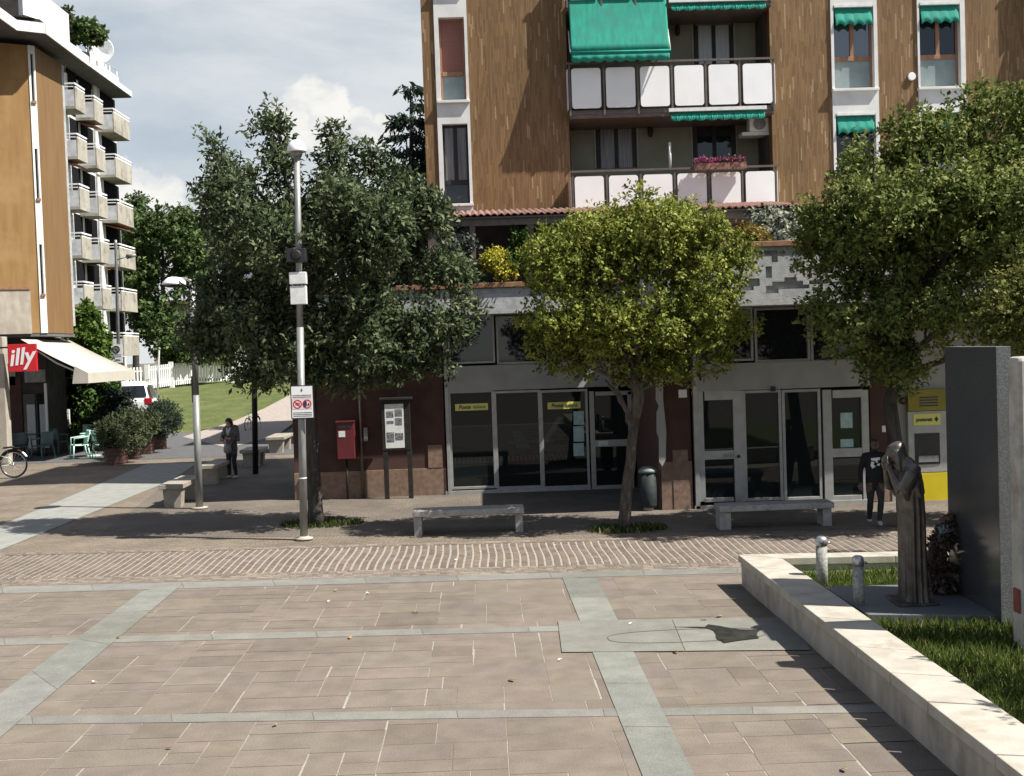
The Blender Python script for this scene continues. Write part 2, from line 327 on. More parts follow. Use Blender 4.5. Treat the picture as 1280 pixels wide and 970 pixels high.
    def build(s, name, mats, parent=None, bevel=0.0, origin=None, fix=False):
        o = Vector(ORG.get(parent.name, (0,0,0))) if parent else Vector(origin or (0,0,0))
        me = bpy.data.meshes.new(name)
        me.from_pydata([tuple(Vector(p)-o) for p in s.v], [], s.f)
        for m in (mats if isinstance(mats,(list,tuple)) else [mats]): me.materials.append(MATS[m])
        me.polygons.foreach_set('material_index', s.m); me.polygons.foreach_set('use_smooth', s.sm)
        bm = bmesh.new(); bm.from_mesh(me); bmesh.ops.recalc_face_normals(bm, faces=bm.faces); bm.to_mesh(me); bm.free()
        ob = bpy.data.objects.new(name, me); COL.objects.link(ob)
        if parent: ob.parent = parent
        else: ob.location = o
        ORG[ob.name] = o
        if bevel:
            b = ob.modifiers.new('bevel','BEVEL'); b.width = bevel; b.segments = 2; b.limit_method = 'ANGLE'; b.angle_limit = math.radians(40)
        return ob

def tag(o, label=None, cat=None, group=None, kind=None):
    if label: o['label'] = label
    if cat: o['category'] = cat
    if group: o['group'] = group
    if kind: o['kind'] = kind
    return o
def thing(name, loc, label, cat, group=None):
    o = bpy.data.objects.new(name, None); COL.objects.link(o); o.location = loc
    o.empty_display_size = 0.2
    ORG[o.name] = Vector(loc)
    return tag(o, label, cat, group)
KIDS = {}
def children(o): return [c for c in scene.objects if c.parent == o]
def dup(root, loc, rotz=0.0, label=None, scale=None):
    def cp(o, parent):
        c = o.copy(); COL.objects.link(c)
        if parent: c.parent = parent
        for ch in children(o): cp(ch, c)
        return c
    r = cp(root, None); r.location = loc; r.rotation_euler = (0,0,rotz)
    if scale: r.scale = (scale,)*3
    if label: r['label'] = label
    ORG[r.name] = Vector(loc)
    return r
def struct(mb, name, mats, **k):
    o = mb.build(name, mats, **k); o['kind'] = 'structure'; return o
def text(name, body, size, loc, rot, m, parent, sx=1.0, shear=0.0, bold=0.0):
    c = bpy.data.curves.new(name, 'FONT'); c.body = body; c.size = size; c.align_x = 'CENTER'; c.align_y = 'CENTER'
    c.extrude = 0.003; c.offset = bold; c.shear = shear
    t = bpy.data.objects.new(name, c); COL.objects.link(t)
    dg = bpy.context.evaluated_depsgraph_get(); me = bpy.data.meshes.new_from_object(t.evaluated_get(dg))
    bpy.data.objects.remove(t); me.materials.clear(); me.materials.append(MATS[m])
    o = bpy.data.objects.new(name, me); COL.objects.link(o)
    o.parent = parent; o.location = Vector(loc) - ORG.get(parent.name, Vector()); o.rotation_euler = rot; o.scale = (sx,1,1)
    return o

def foreach_mesh(name, verts, quads, cols, m):
    me = bpy.data.meshes.new(name); nv, nq = len(verts), len(quads); k = quads.shape[1]
    me.vertices.add(nv); me.vertices.foreach_set('co', verts.astype(np.float32).ravel())
    me.loops.add(nq*k); me.loops.foreach_set('vertex_index', quads.astype(np.int32).ravel())
    me.polygons.add(nq); me.polygons.foreach_set('loop_start', np.arange(nq, dtype=np.int32)*k)
    at = me.attributes.new('tint', 'FLOAT_COLOR', 'FACE')
    at.data.foreach_set('color', np.c_[cols, np.ones(nq)].astype(np.float32).ravel())
    me.update(calc_edges=True); me.materials.append(MATS[m])
    return me
# ------------------------------------------------------------------ light and sky
SUN = Vector((0.70, -0.25, 1.0)).normalized()          # towards the sun
elev = math.asin(SUN.z)
az = math.atan2(SUN.x, SUN.y)
sl = bpy.data.lights.new('sun', 'SUN'); sl.energy = 5.0; sl.angle = math.radians(0.5); sl.color = (1.0, 0.955, 0.88)
so = bpy.data.objects.new('sun', sl); COL.objects.link(so); so.rotation_euler = SUN.to_track_quat('Z', 'Y').to_euler(); so.location = (30, -15, 45)

w = bpy.data.worlds.new('World'); scene.world = w; w.use_nodes = True
N, L = w.node_tree.nodes, w.node_tree.links
bg = N['Background']; bg.inputs['Strength'].default_value = 0.1
sky = N.new('ShaderNodeTexSky'); sky.sky_type = 'NISHITA'; sky.sun_disc = False
sky.sun_elevation = elev; sky.sun_rotation = az; sky.air_density = 1.0; sky.dust_density = 1.5; sky.ozone_density = 1.0
tc = N.new('ShaderNodeTexCoord')
def wnoise(scale, stretch, detail=9, rough=0.55, dist=0.0):
    mp = N.new('ShaderNodeMapping'); mp.inputs['Scale'].default_value = stretch; L.new(tc.outputs['Generated'], mp.inputs[0])
    n = N.new('ShaderNodeTexNoise'); n.inputs['Scale'].default_value = scale; n.inputs['Detail'].default_value = detail
    n.inputs['Roughness'].default_value = rough; n.inputs['Distortion'].default_value = dist
    L.new(mp.outputs[0], n.inputs['Vector']); return n.outputs['Fac']
def wrange(v, a, b, c=0.0, d=1.0, smooth=True):
    r = N.new('ShaderNodeMapRange'); r.interpolation_type = 'SMOOTHSTEP' if smooth else 'LINEAR'
    for k, x in zip(('From Min','From Max','To Min','To Max'), (a,b,c,d)): r.inputs[k].default_value = x
    L.new(v, r.inputs['Value']); return r.outputs[0]
def wmath(op, a, b):
    m = N.new('ShaderNodeMath'); m.operation = op
    for i, x in enumerate((a, b)):
        if isinstance(x, (int, float)): m.inputs[i].default_value = x
        else: L.new(x, m.inputs[i])
    return m.outputs[0]
def wmix(f, a, b):
    m = N.new('ShaderNodeMix'); m.data_type = 'RGBA'
    if isinstance(f, float): m.inputs['Factor'].default_value = f
    else: L.new(f, m.inputs['Factor'])
    for k, x in (('A', a), ('B', b)):
        if isinstance(x, tuple): m.inputs[k].default_value = (*x, 1)
        else: L.new(x, m.inputs[k])
    return m.outputs['Result']
veil = wrange(wnoise(3.2, (1, 1, 2.6), 9, 0.58, 0.3), 0.34, 0.62, 0.62, 0.98)
veilcol = wmix(wrange(wnoise(4.5, (1.0, 1.0, 3.0), 10, 0.6, 0.2), 0.34, 0.66), (3.25, 3.6, 3.85), (4.1, 4.28, 4.4))
# the thin cloud lies over the north; overhead and to the south the sky is clear
sp0 = N.new('ShaderNodeSeparateXYZ'); L.new(tc.outputs['Generated'], sp0.inputs[0])
veil = wmath('MULTIPLY', veil, wmath('MULTIPLY', wrange(sp0.outputs['Z'], .42, .75, 1.0, .12), wrange(sp0.outputs['Y'], -.35, .35, .25, 1.0)))
clear = N.new('ShaderNodeVectorMath'); clear.operation = 'SCALE'; L.new(sky.outputs['Color'], clear.inputs[0]); clear.inputs['Scale'].default_value = 0.62
c1 = wmix(veil, clear.outputs[0], veilcol)
# bright low cloud bank along the horizon
sp = N.new('ShaderNodeSeparateXYZ'); L.new(tc.outputs['Generated'], sp.inputs[0])
low = wrange(wmath('SUBTRACT', sp.outputs['Z'], wmath('MULTIPLY', wmath('SUBTRACT', wnoise(5.0, (1, 1, 1.8), 10, 0.6), 0.5), 0.22)), 0.10, 0.17, 0.75, 0.0)
c2 = wmix(low, c1, (4.55, 4.65, 4.65))
# a heaped cumulus to the north, another set low around it
cum = None
for (px, py, rad) in ((390, 126, 0.024), (417, 130, 0.019), (358, 152, 0.018), (446, 156, 0.017), (478, 166, 0.015), (400, 160, 0.026), (1500, 120, 0.05), (-300, 210, 0.06), (130, 245, 0.035), (180, 250, 0.03)):
    d = ray(px, py).normalized()
    di = N.new('ShaderNodeVectorMath'); di.operation = 'DISTANCE'; L.new(tc.outputs['Generated'], di.inputs[0]); di.inputs[1].default_value = d
    b = wmath('SUBTRACT', 1.0, wmath('DIVIDE', di.outputs['Value'], rad))
    cum = b if cum is None else wmath('MAXIMUM', cum, b)
cum = wmath('ADD', cum, wmath('MULTIPLY', wmath('SUBTRACT', wnoise(34, (1, 1, 1), 8, 0.6), 0.5), 1.5))
shade = wmix(wrange(wnoise(20, (1, 1, 1.4), 8, 0.6), 0.38, 0.62), (4.0, 4.12, 4.2), (5.3, 5.2, 4.9))
c3 = wmix(wrange(cum, -0.02, 0.22, 0.0, 0.92), c2, shade)
L.new(c3, bg.inputs['Color'])

vs = scene.view_settings
scene.display_settings.display_device = 'sRGB'
vs.view_transform = 'Standard'; vs.look = 'None'; vs.exposure = EXPOSURE; vs.gamma = 1.0; vs.use_curve_mapping = False
try:
    scene.cycles.use_denoising = True
    scene.cycles.max_bounces = 8; scene.cycles.transparent_max_bounces = 8; scene.cycles.caustics_reflective = False; scene.cycles.caustics_refractive = False
except Exception: pass

# ------------------------------------------------------------------ ground
b = MB(); b.sheet([(-900,-300,-.03),(900,-300,-.03),(900,1500,-.03),(-900,1500,-.03)]); struct(b, 'ground', 'earth')
b = MB(); b.sheet([(-45,17.0,-.016),(45,17.0,-.016),(45,48,-.016),(-45,48,-.016)]); struct(b, 'street_paving', 'porphyry_setts')
# pavement along the shops, its setts coloured darker for the shade there
pts = [G(372,690), G(1700,690)]
b = MB(); b.sheet([G(120,672,-.012), G(700,668,-.012), G(1700,650,-.012), (30,26.5,-.012), (-1,27.45,-.012), G(380,600,-.012), G(330,560,-.012), G(262,562,-.012)]); struct(b, 'shop_pavement', 'shaded_setts')
# pale stone strip of the street, beyond it asphalt, gravel and lawn
b = MB(); b.sheet([G(-260,745,-.008), G(-60,712,-.008), G(215,600,-.008), G(245,579,-.008), G(186,579,-.008), G(0,657,-.008), G(-260,758,-.008)]); struct(b, 'pale_stone_path', 'pale_path')
b = MB(); b.sheet([(-17,40.5,-.008),(-4.3,40.5,-.008),(-2,58,-.008),(-30,62,-.008),(-40,48,-.008),(-17.5,48,-.008)]); struct(b, 'asphalt_path', 'asphalt')

rng = np.random.default_rng(3)
# lawn rising to the white fence, with a gravel path let into it
def mound(x, y):
    t = max(0.0, min(1.0, (y-53)/30.0)); return 1.75*t*t*(3-2*t)
b = MB(); nx, ny = 50, 34
for j in range(ny+1):
    for i in range(nx+1):
        x = -60 + 75*i/nx; y = 52 + 70*j/ny
        b.v.append((x, y, mound(x,y) + .05*math.sin(x*1.3+y*.7)*max(0,min(1,(y-54)/10)) - .03 + .02*max(0,min(1,(y-54)/3))))
for j in range(ny):
    for i in range(nx):
        a = j*(nx+1)+i; b.f.append([a,a+1,a+nx+2,a+nx+1]); b.m.append(0); b.sm.append(True)
struct(b, 'lawn', 'lawn_green')
def onmound(px, py):
    d = ray(px, py); lo, hi = 30.0, 115.0
    for _ in range(50):
        m = (lo+hi)/2; z = H + d.z*m/d.y
        if z > mound(0, m)+.0: lo = m
        else: hi = m
    return Vector((d.x*lo/d.y, lo, mound(0, lo)+.004+.056*max(0,min(1,(lo-54)/10))))
b = MB()
L1 = [(228,546),(290,528),(330,512),(375,488),(420,470)]; L2 = [(285,560),(345,545),(375,524),(400,500),(436,478)]
for (a, c), (d, e) in zip(zip(L1, L1[1:]), zip(L2, L2[1:])):
    b.sheet([onmound(*a), onmound(*c), onmound(*e), onmound(*d)])
struct(b, 'gravel_path', 'pink_gravel')

# brick drainage strip between street and piazza
def strip(name, xs, ypx_far, ypx_near):
    pass
NEAR = G(600,709).y; FAR = G(600,680).y; SLOPE = (G(40,722).y - G(1000,699).y)/(G(40,722).x - G(1000,699).x)
V, Q, C = [], [], []
def addq(x0, x1, y0, y1, z, col, sl=0.0):
    o = len(V); V.extend([(x0, y0+sl*x0, z), (x1, y0+sl*x1, z), (x1, y1+sl*x1, z), (x0, y1+sl*x0, z)]); Q.append((o,o+1,o+2,o+3)); C.append(col)
pitch = 0.128; x = -16.0; i = 0
while x < 11:
    y = NEAR - (0.13 if i % 2 else 0.0)
    while y < FAR:
        y0, y1 = max(y, NEAR), min(y+.26, FAR)
        t = rng.uniform(.80, 1.18); c = np.array((.150,.116,.090))*t*np.array((1, rng.uniform(.97,1.03), rng.uniform(.95,1.05)))
        if y1-y0 > .03:
            wob = .012*math.sin(y*3+i*.11)
            addq(x+.036+wob, x+pitch+wob, y0+.004, y1-.004, 0, c, SLOPE)
        y += .26
    x += pitch; i += 1
for rowy, h, n in ((FAR+.02, .11, 1), (FAR+.14, .11, 1), (NEAR-.13, .11, 1), (NEAR-.25, .11, 1), (NEAR-.37, .11, 1), (NEAR-.49, .11, 1), (NEAR-.61, .11, 1)):
    x = -16.0
    while x < 11:
        l = rng.uniform(.1, .2); t = rng.uniform(.75, 1.3); addq(x, x+l-.012, rowy, rowy+h, .002, np.array((.185,.152,.120))*t, SLOPE); x += l
me = foreach_mesh('brick_strip', np.array(V), np.array(Q), np.array(C), 'brick_stone'); o = bpy.data.objects.new('brick_strip', me); COL.objects.link(o); o['kind'] = 'structure'
b = MB(); b.sheet([(-16, NEAR-1.2-16*SLOPE, -.006), (11, NEAR-1.2+11*SLOPE, -.006), (11, FAR+.28+11*SLOPE, -.006), (-16, FAR+.28-16*SLOPE, -.006)]); struct(b, 'strip_mortar', 'mortar_pale')

# piazza: slabs in courses, pale joints between
TOP = G(420,722).y
b = MB(); b.sheet([(-16,3,-.003),(11,3,-.003),(11,TOP+11*SLOPE+.05,-.003),(-16,TOP-16*SLOPE+.05,-.003)]); struct(b, 'piazza_mortar', 'mortar_pale')
V, Q, C = [], [], []
rows_fixed = [G(400,787).y, G(400,888).y, G(400,1030).y]
UX, UY = .155, .135
lines = [TOP-.05] + [r for r in rows_fixed] + [3.6]
for ya, yb in zip(lines, lines[1:]):
    ny = max(2, round((ya-yb)/UY)); uy = (ya-yb)/ny; nxu = int(21.3/UX); used = np.zeros((ny, nxu), bool)
    for r in range(ny):
        for c0_ in range(nxu):
            if used[r,c0_]: continue
            hh = int(rng.choice([2,3,3,4,5])); ww = int(rng.choice([2,3,4,4,5,6,7,8]))
            if hh >= 4 and ww > 6: ww = 5
            hh = min(hh, ny-r); 
            if ny-r-hh == 1: hh = ny-r
            w_ = 0
            while w_ < ww and c0_+w_ < nxu and not used[r,c0_+w_]: w_ += 1
            if c0_+w_ < nxu-1 and not used[r,c0_+w_] and c0_+w_+1 < nxu and used[r,c0_+w_+1]: w_ += 1
            h_ = 1
            while h_ < hh and not used[r+h_,c0_:c0_+w_].any(): h_ += 1
            used[r:r+h_, c0_:c0_+w_] = True
            k = rng.uniform(.955,1.045) if rng.random() < .84 else rng.uniform(.84,.93)
            c = np.array((.164,.135,.109))*k*np.array((1, rng.uniform(.985,1.02), rng.uniform(.96,1.04)))
            gl, gr = [rng.choice([.001,.003,.007,.013], p=[.42,.24,.20,.14]) for _ in range(2)]; gt = rng.choice([.0008,.002,.004], p=[.6,.3,.1])
            x0_, x1_ = -16+c0_*UX, -16+(c0_+w_)*UX; y1_, y0_ = ya-r*uy, ya-(r+h_)*uy
            addq(x0_+gl, x1_-gr, y0_+gt, y1_-gt, 0, c, SLOPE*max(0,(y0_-8)/9.5))
me = foreach_mesh('piazza_paving', np.array(V), np.array(Q), np.array(C), 'slab_stone'); o = bpy.data.objects.new('piazza_paving', me); COL.objects.link(o); o['kind'] = 'structure'
def band(name, a, bb, c, d, m, z=.004, seg=1.1):
    """strip of cut stone pieces from edge a-bb to edge d-c"""
    a, bb, c, d = [G(*p, z) for p in (a, bb, c, d)]
    n = max(1, int(((bb-a).length)/seg)); V, Q, C = [], [], []
    base = {'band_stone': (.172,.174,.151), 'row_stone': (.178,.173,.155), 'light_slab': (.190,.188,.162)}[m]
    for i in range(n):
        t0, t1 = i/n, (i+1)/n; e = .0035/max(.2,(bb-a).length/n)/n
        o = len(V); V.extend([a.lerp(bb,t0+e), a.lerp(bb,t1-e), d.lerp(c,t1-e), d.lerp(c,t0+e)]); Q.append((o,o+1,o+2,o+3)); C.append(np.array(base)*rng.uniform(.87,1.12)*np.array((1,rng.uniform(.985,1.015),rng.uniform(.96,1.03))))
    me = foreach_mesh(name, np.array([tuple(p) for p in V]), np.array(Q), np.array(C), 'slab_stone'); o = bpy.data.objects.new(name, me); COL.objects.link(o); o['kind'] = 'structure'
band('piazza_border', (-220,739), (1040,707), (1040,713), (-220,748), 'row_stone', .004, 1.4)
band('stone_row', (-250,804), (930,777), (930,783), (-250,813), 'row_stone', .004, 1.3)
band('stone_row', (-300,899), (1130,881), (1130,890), (-300,910), 'row_stone', .004, 1.3)
band('stone_row', (-300,1036), (1200,1016), (1200,1028), (-300,1050), 'row_stone', .004, 1.3)
band('stone_band', (179,738), (-120,953), (-148,1046), (229,729), 'band_stone', .008, 1.2)
band('stone_band', (703,722), (846,1075), (921,1075), (746,722), 'band_stone', .008, 1.2)
band('light_stone_slab', (697,776), (985,771), (1014,812), (702,815), 'light_slab', .012, 1.0)
# oval groove cut in the light slab and a flat dark patch at its end
c0 = G(858,794,.016); b = MB(); n = 44
oval = [(c0.x + .92*math.copysign(abs(math.cos(t))**.8, math.cos(t)), c0.y + .30*math.copysign(abs(math.sin(t))**.75, math.sin(t))) for t in [2*math.pi*i/n for i in range(n)]]
for i in range(n):
    p, q = oval[i], oval[(i+1)%n]; s = .975
    ip, iq = [(c0.x+(u-c0.x)*.985, c0.y+(v-c0.y)*.93) for u,v in (p,q)]
    b.sheet([(*p,.016),(*q,.016),(*iq,.016),(*ip,.016)])
struct(b, 'paving_groove', 'groove')
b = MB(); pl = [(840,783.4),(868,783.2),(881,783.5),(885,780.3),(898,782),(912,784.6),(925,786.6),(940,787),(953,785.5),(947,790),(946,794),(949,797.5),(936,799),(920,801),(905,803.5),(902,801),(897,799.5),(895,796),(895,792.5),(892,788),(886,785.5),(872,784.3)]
b.sheet([G(*p, .020) for p in pl]); struct(b, 'dark_patch', 'dark_stone')

# ------------------------------------------------------------------ low stone wall round the memorial plot
zt = .43; LZ = .28
o1, o2, i1, i2 = G(922.5,693,zt), G(1276.5,968,zt), G(977.5,697.5,zt), G(1280,905,zt)
def ext(a, c, Y): return a + (c-a)*((Y-a.y)/(c.y-a.y))
o3, i3 = ext(o1,o2,4.0), ext(i1,i2,4.0)
bk1, bk2 = G(1161,688,zt), G(1161,693.5,zt)
r1, r2 = o1 + (bk1-o1)*2.2, i1 + (bk2-i1)*2.45
root = thing('low_wall', (o1.x, o1.y, 0), 'low cream stone wall edging the memorial lawn, turning a corner beside the piazza', 'wall')
b = MB(); poly = [(p.x,p.y) for p in (o1,o3,i3,i1,r2,r1)]
ins = .035
body = [(o1.x+ins, o1.y-ins), (o3.x+ins, o3.y), (i3.x-.02, i3.y), (i1.x-.02, i1.y+.02), (r2.x, r2.y+.02), (r1.x, r1.y-ins)]
b.prism(body, -.02, zt-.10); b.build('wall_base', 'wall_stone', root)
# coping: separate stones with thin joints
def stones(a, c, d, e, n, jit, name):
    ts = sorted([min(1,max(0,(i+random.uniform(-jit,jit))/n)) if 0<i<n else i/n for i in range(n+1)])
    bb = MB()
    for t0, t1 in zip(ts, ts[1:]):
        g = .0009
        P = [a.lerp(c,t0+g), a.lerp(c,t1-g), e.lerp(d,t1-g), e.lerp(d,t0+g)]
        bb.prism([(p.x,p.y) for p in P], zt-.10, zt+random.uniform(-.003,.003))
    return bb.build(name, 'wall_coping', root, bevel=.008)
stones(o1, o3, i3, i1, 12, .25, 'coping'); stones(Vector((i1.x,i1.y,zt)).lerp(o1,0), r2, r1, o1.lerp(i1,.002), 9, .2, 'coping')

# ------------------------------------------------------------------ memorial lawn: soil and blades
plot = [(i3.x-.05,4.0),(14,4.0),(14,r1.y-.1),(r2.x,r2.y+.05),(i1.x+.03,i1.y-.02)]
b = MB(); b.prism([(i3.x-.03,4.02),(14,4.02),(14,r2.y-.6),(i1.x+.02,i1.y-.01)], 0.0, LZ-.03); struct(b, 'memorial_soil', 'soil_grass')
PLX0, PLX1, PLY0, PLY1 = None, None, None, None
pl_a, pl_b = G(985,741,LZ), G(1262,769,LZ+.09)
PL = [G(1085,768,LZ+.09), G(1263,769,LZ+.09), G(1240,728,LZ+.09), G(1030,733,LZ+.09)]
def inpoly(x, y, P):
    c = False; n = len(P)
    for i in range(n):
        a, d = P[i], P[(i+1)%n]
        if (a.y > y) != (d.y > y) and x < (d.x-a.x)*(y-a.y)/(d.y-a.y)+a.x: c = not c
    return c
def blades(n, gen, hmin, hmax, cols, name, wd=.007):
    P = np.array([gen() for _ in range(n)]); n = len(P)
    ang = rng.uniform(0, 2*np.pi, n); h = rng.uniform(hmin, hmax, n); lean = rng.uniform(.1,.7,n)*h; la = rng.uniform(0,2*np.pi,n)
    wv = np.c_[np.cos(ang), np.sin(ang), np.zeros(n)]*wd
    tip = P + np.c_[np.cos(la)*lean, np.sin(la)*lean, h]; mid = P + np.c_[np.cos(la)*lean*.35, np.sin(la)*lean*.35, h*.6]
    V = np.stack([P-wv, P+wv, mid+wv*.7, tip, mid-wv*.7], 1).reshape(-1,3)
    Qs = np.arange(n)[:,None]*5 + np.arange(5)[None]
    k = rng.uniform(0,1,(n,1)); c = np.array(cols[0])*(1-k)+np.array(cols[1])*k
    dry = rng.random(n) < .12; c[dry] = np.array(cols[2])*rng.uniform(.7,1.2,(dry.sum(),1))
    me = foreach_mesh(name, V, Qs, c, 'blade'); o = bpy.data.objects.new(name, me); COL.objects.link(o); return o
def gen_plot():
    while True:
        x, y = rng.uniform(i1.x-.1, 8.6), rng.uniform(6.5, r2.y)
        t = (i1.y-y)/(i1.y-i3.y); xl = i1.x+(i3.x-i1.x)*t
        if x > xl+.02 and not inpoly(x, y, PL): return (x, y, LZ-.03)
o = blades(46000, gen_plot, .05, .16, ((.048,.084,.013),(.125,.160,.034),(.28,.26,.11)), 'grass'); tag(o, kind='stuff')

def gen_ring(c, rx, ry):
    def g():
        a = rng.uniform(0,2*np.pi); r = rng.uniform(0,1)**.6
        return (c.x+math.cos(a)*r*rx, c.y+math.sin(a)*r*ry, -.01)
    return g
o = blades(900, gen_ring(G(402,655), .85, .5), .04, .13, ((.03,.05,.01),(.07,.095,.022),(.18,.17,.07)), 'weeds', .012); tag(o, kind='stuff')
o = blades(900, gen_ring(G(785,661), .75, .45), .03, .12, ((.03,.05,.01),(.08,.11,.024),(.30,.28,.13)), 'weeds', .014); tag(o, kind='stuff')

# ------------------------------------------------------------------ litter on the piazza
lp = [(880,775,1),(845,815,0),(438,797,0),(118,853,2),(345,906,0),(212,935,0),(460,742,2),(411,752,2),(700,825,2),(1055,962,1),(148,797,0),(600,690,2),(694,682,2),(640,850,0),(520,765,0),(788,780,2),(900,770,0),(300,760,2),(893,674,2),(1068,671,2),(420,738,0),(570,700,2)]
for px, py, k in lp:
    c = G(px, py, .014); b = MB(); a = random.uniform(0,6.28); l = random.uniform(.035,.06) if k != 2 else random.uniform(.018,.03)
    u = Vector((math.cos(a),math.sin(a),0)); v = Vector((-u.y,u.x,0)); h = Vector((0,0,.016))
    P = [c-u*l, c-u*l*.3+v*l*.45+h, c+u*l*.4+v*l*.4+h*.6, c+u*l+h*1.2, c+u*l*.4-v*l*.35+h, c-u*l*.3-v*l*.4+h*.4]
    b.plate(P, (0,0,.003)); o = b.build('paper_scrap' if k == 2 else 'fallen_leaf', 'litter_white' if k == 2 else 'dry_leaf', origin=c)
    tag(o, *(('tiny white scrap of litter lying on the piazza paving', 'litter', 'white scraps on the paving') if k == 2 else ('small dry brown leaf fallen on the piazza paving', 'leaf', 'dry leaves fallen on the paving')))
# ------------------------------------------------------------------ main building
YU, YL, YR = 29.5, 27.5, 23.6
OV = 0.82                                   # the terrace overhangs the shopfronts
ZT = 17.5
bld = thing('apartment_building', (0, YU, 0), 'brown strip-clad apartment block with white balconies and a post office on the ground floor', 'apartment building')
def bx(rect, y0, y1, name, m, parent=bld, bevel=0):
    b = MB(); b.box(rect[0], rect[1], y0, y1, rect[2], rect[3]); return b.build(name, m, parent, bevel)
XL = R(530,0,541,260,YU)[0]; xA0 = R(541,0,551,260,YU)[0]; xA0 = W(546,130,YU).x; xA1 = W(587,130,YU).x
xB0, xB1 = W(709.5,100,YU).x, W(963.5,100,YU).x
xC0, xC1 = W(1038.5,60,YU).x, W(1096.5,60,YU).x
xD0, xD1 = W(1146.5,60,YU).x, W(1206,60,YU).x
xE0, xE1 = W(1297,60,YU).x, W(1297,60,YU).x+5.0
zb = 6.55
# brown cladding between the openings
b = MB()
for a, c in ((XL,xA0),(xA1,xB0),(xB1,xC0),(xC1,xD0),(xD1,xE0),(xE1,16.5)):
    b.box(a, c, YU, YU+.35, zb, ZT)
b.box(XL, XL+.35, YU+.35, YU+4.5, zb, ZT)
b.build('cladding_wall', 'brown_cladding', bld)
b = MB(); b.box(XL+.36, 16.4, YU+2.0, YU+4.6, 4.4, ZT-.1); b.build('rear_wall', 'dark_wall', bld)
b = MB(); b.box(XL-.5, 17, YU-.6, YU+5.0, ZT, ZT+.3); b.build('roof_slab', 'white_render', bld)

def pane_window(px, Y, strip, y_in=.16, frame='wood_frame', kind='tall'):
    pass
def strip_wall(x0, x1, holes, yo=-.04):
    """white vertical strip with window openings; holes are (X0, X1, Z0, Z1)"""
    b = MB(); z = zb
    for X0,X1,Z0,Z1 in sorted(holes, key=lambda h: h[2]):
        b.box(x0, x1, YU+yo, YU+.35, z, Z0); b.box(x0, X0, YU+yo, YU+.35, Z0, Z1); b.box(X1, x1, YU+yo, YU+.35, Z0, Z1); z = Z1
    b.box(x0, x1, YU+yo, YU+.35, z, ZT)
    return b.build('window_strip', 'white_render', bld)
def window(hole, split=.62, up='window_glass', lowm='frosted_pane', fr='wood_frame', mull=True, sill=True, curt=None, awn=False):
    X0,X1,Z0,Z1 = hole; y = YU+.14; zm = Z1-(Z1-Z0)*split
    f = MB(); t = .055
    f.box(X0,X0+t,y,y+.07,Z0,Z1); f.box(X1-t,X1,y,y+.07,Z0,Z1); f.box(X0+t,X1-t,y,y+.07,Z1-t,Z1); f.box(X0+t,X1-t,y,y+.07,Z0,Z0+t)
    if mull: f.box((X0+X1)/2-.05,(X0+X1)/2+.05,y-.01,y+.07,zm,Z1-t)
    f.box(X0+t,X1-t,y-.012,y+.07,zm-.06,zm+.05)
    w = f.build('window', fr, bld, .006)
    p = MB(); p.box(X0+t,X1-t,y+.03,y+.045,zm+.05,Z1-t); p.build('pane', up, w)
    if lowm:
        p = MB(); p.box(X0+t,X1-t,y+.03,y+.045,Z0+t,zm-.06); p.build('lower_pane', lowm, w)
    if curt:
        c = MB(); n = 14
        for i in range(n):
            u0, u1 = X0+t+(X1-X0-2*t)*i/n, X0+t+(X1-X0-2*t)*(i+1)/n
            if curt == 'split' and 4 <= i <= 9: continue
            c.box(u0, u1, y+.012+.006*(i%2), y+.022+.006*(i%2), Z0+t if not lowm else zm+.06, Z1-t-.02)
        c.build('curtain', 'curtain' if curt != 'dark' else 'dark_curtain', w)
    if sill:
        s = MB(); s.box(X0-.08,X1+.08,YU-.13,YU+.13,Z0-.07,Z0-.004); s.build('sill', 'white_render', w, .006)
    if awn:
        a = MB(); zt_ = Z1-.05; n = 40
        ring = []
        for i in range(n+1):
            u = X0+.04+(X1-X0-.08)*i/n; d = abs(math.sin(i/n*math.pi*4.0))
            ring.append((u, zt_-.42-.07*(1-d)))
        a.grid([[(u,YU+.02-.12*t,zt_+(z-zt_)*t) for u,z in ring] for t in (0,.3,.65,1)])
        aw = a.build('awning', 'green_awning', w); sm = aw.modifiers.new('cloth','SOLIDIFY'); sm.thickness = .008
        k = MB(); k.box(X0+.02,X1-.02,YU-.06,YU+.10,zt_+.004,zt_+.07); k.build('awning_case', 'pale_metal', w)
    return w
def hole(a, c, d, e): return R(a, c, d, e, YU)
hA1, hA2 = hole(549.5,22,581.5,126), hole(553,155,585,255)
hA1 = (hA1[0],hA1[1],hA1[2],hA1[3]); hA2 = (hA1[0],hA1[1],hA2[2],hA2[3])
pit = 2.72
strip_wall(xA0, xA1, [hA1, hA2, (hA1[0],hA1[1],hA1[2]+pit+.1,hA1[3]+pit)])
w = window(hA1, split=.66, up='shutter_red', mull=False); 
w = window(hA2, split=.72, up='dark_glass', lowm='dark_glass', fr='dark_metal', curt='dark')
window((hA1[0],hA1[1],hA1[2]+pit+.1,hA1[3]+pit), up='dark_glass')
hC1, hC2 = hole(1042,7,1092,111), hole(1045,142,1095,236); hC2 = (hC1[0],hC1[1],hC2[2],hC2[3])
strip_wall(xC0, xC1, [hC1, hC2]); window(hC1, awn=True); window(hC2, up='dark_glass', lowm='dark_curtain', fr='dark_metal', awn=True)
hD1 = hole(1149,4,1200,109); strip_wall(xD0, xD1, [hD1, (hD1[0],hD1[1],hC2[2],hC2[3])]); window(hD1, awn=True, up='dark_glass'); window((hD1[0],hD1[1],hC2[2],hC2[3]), awn=True, up='dark_glass')
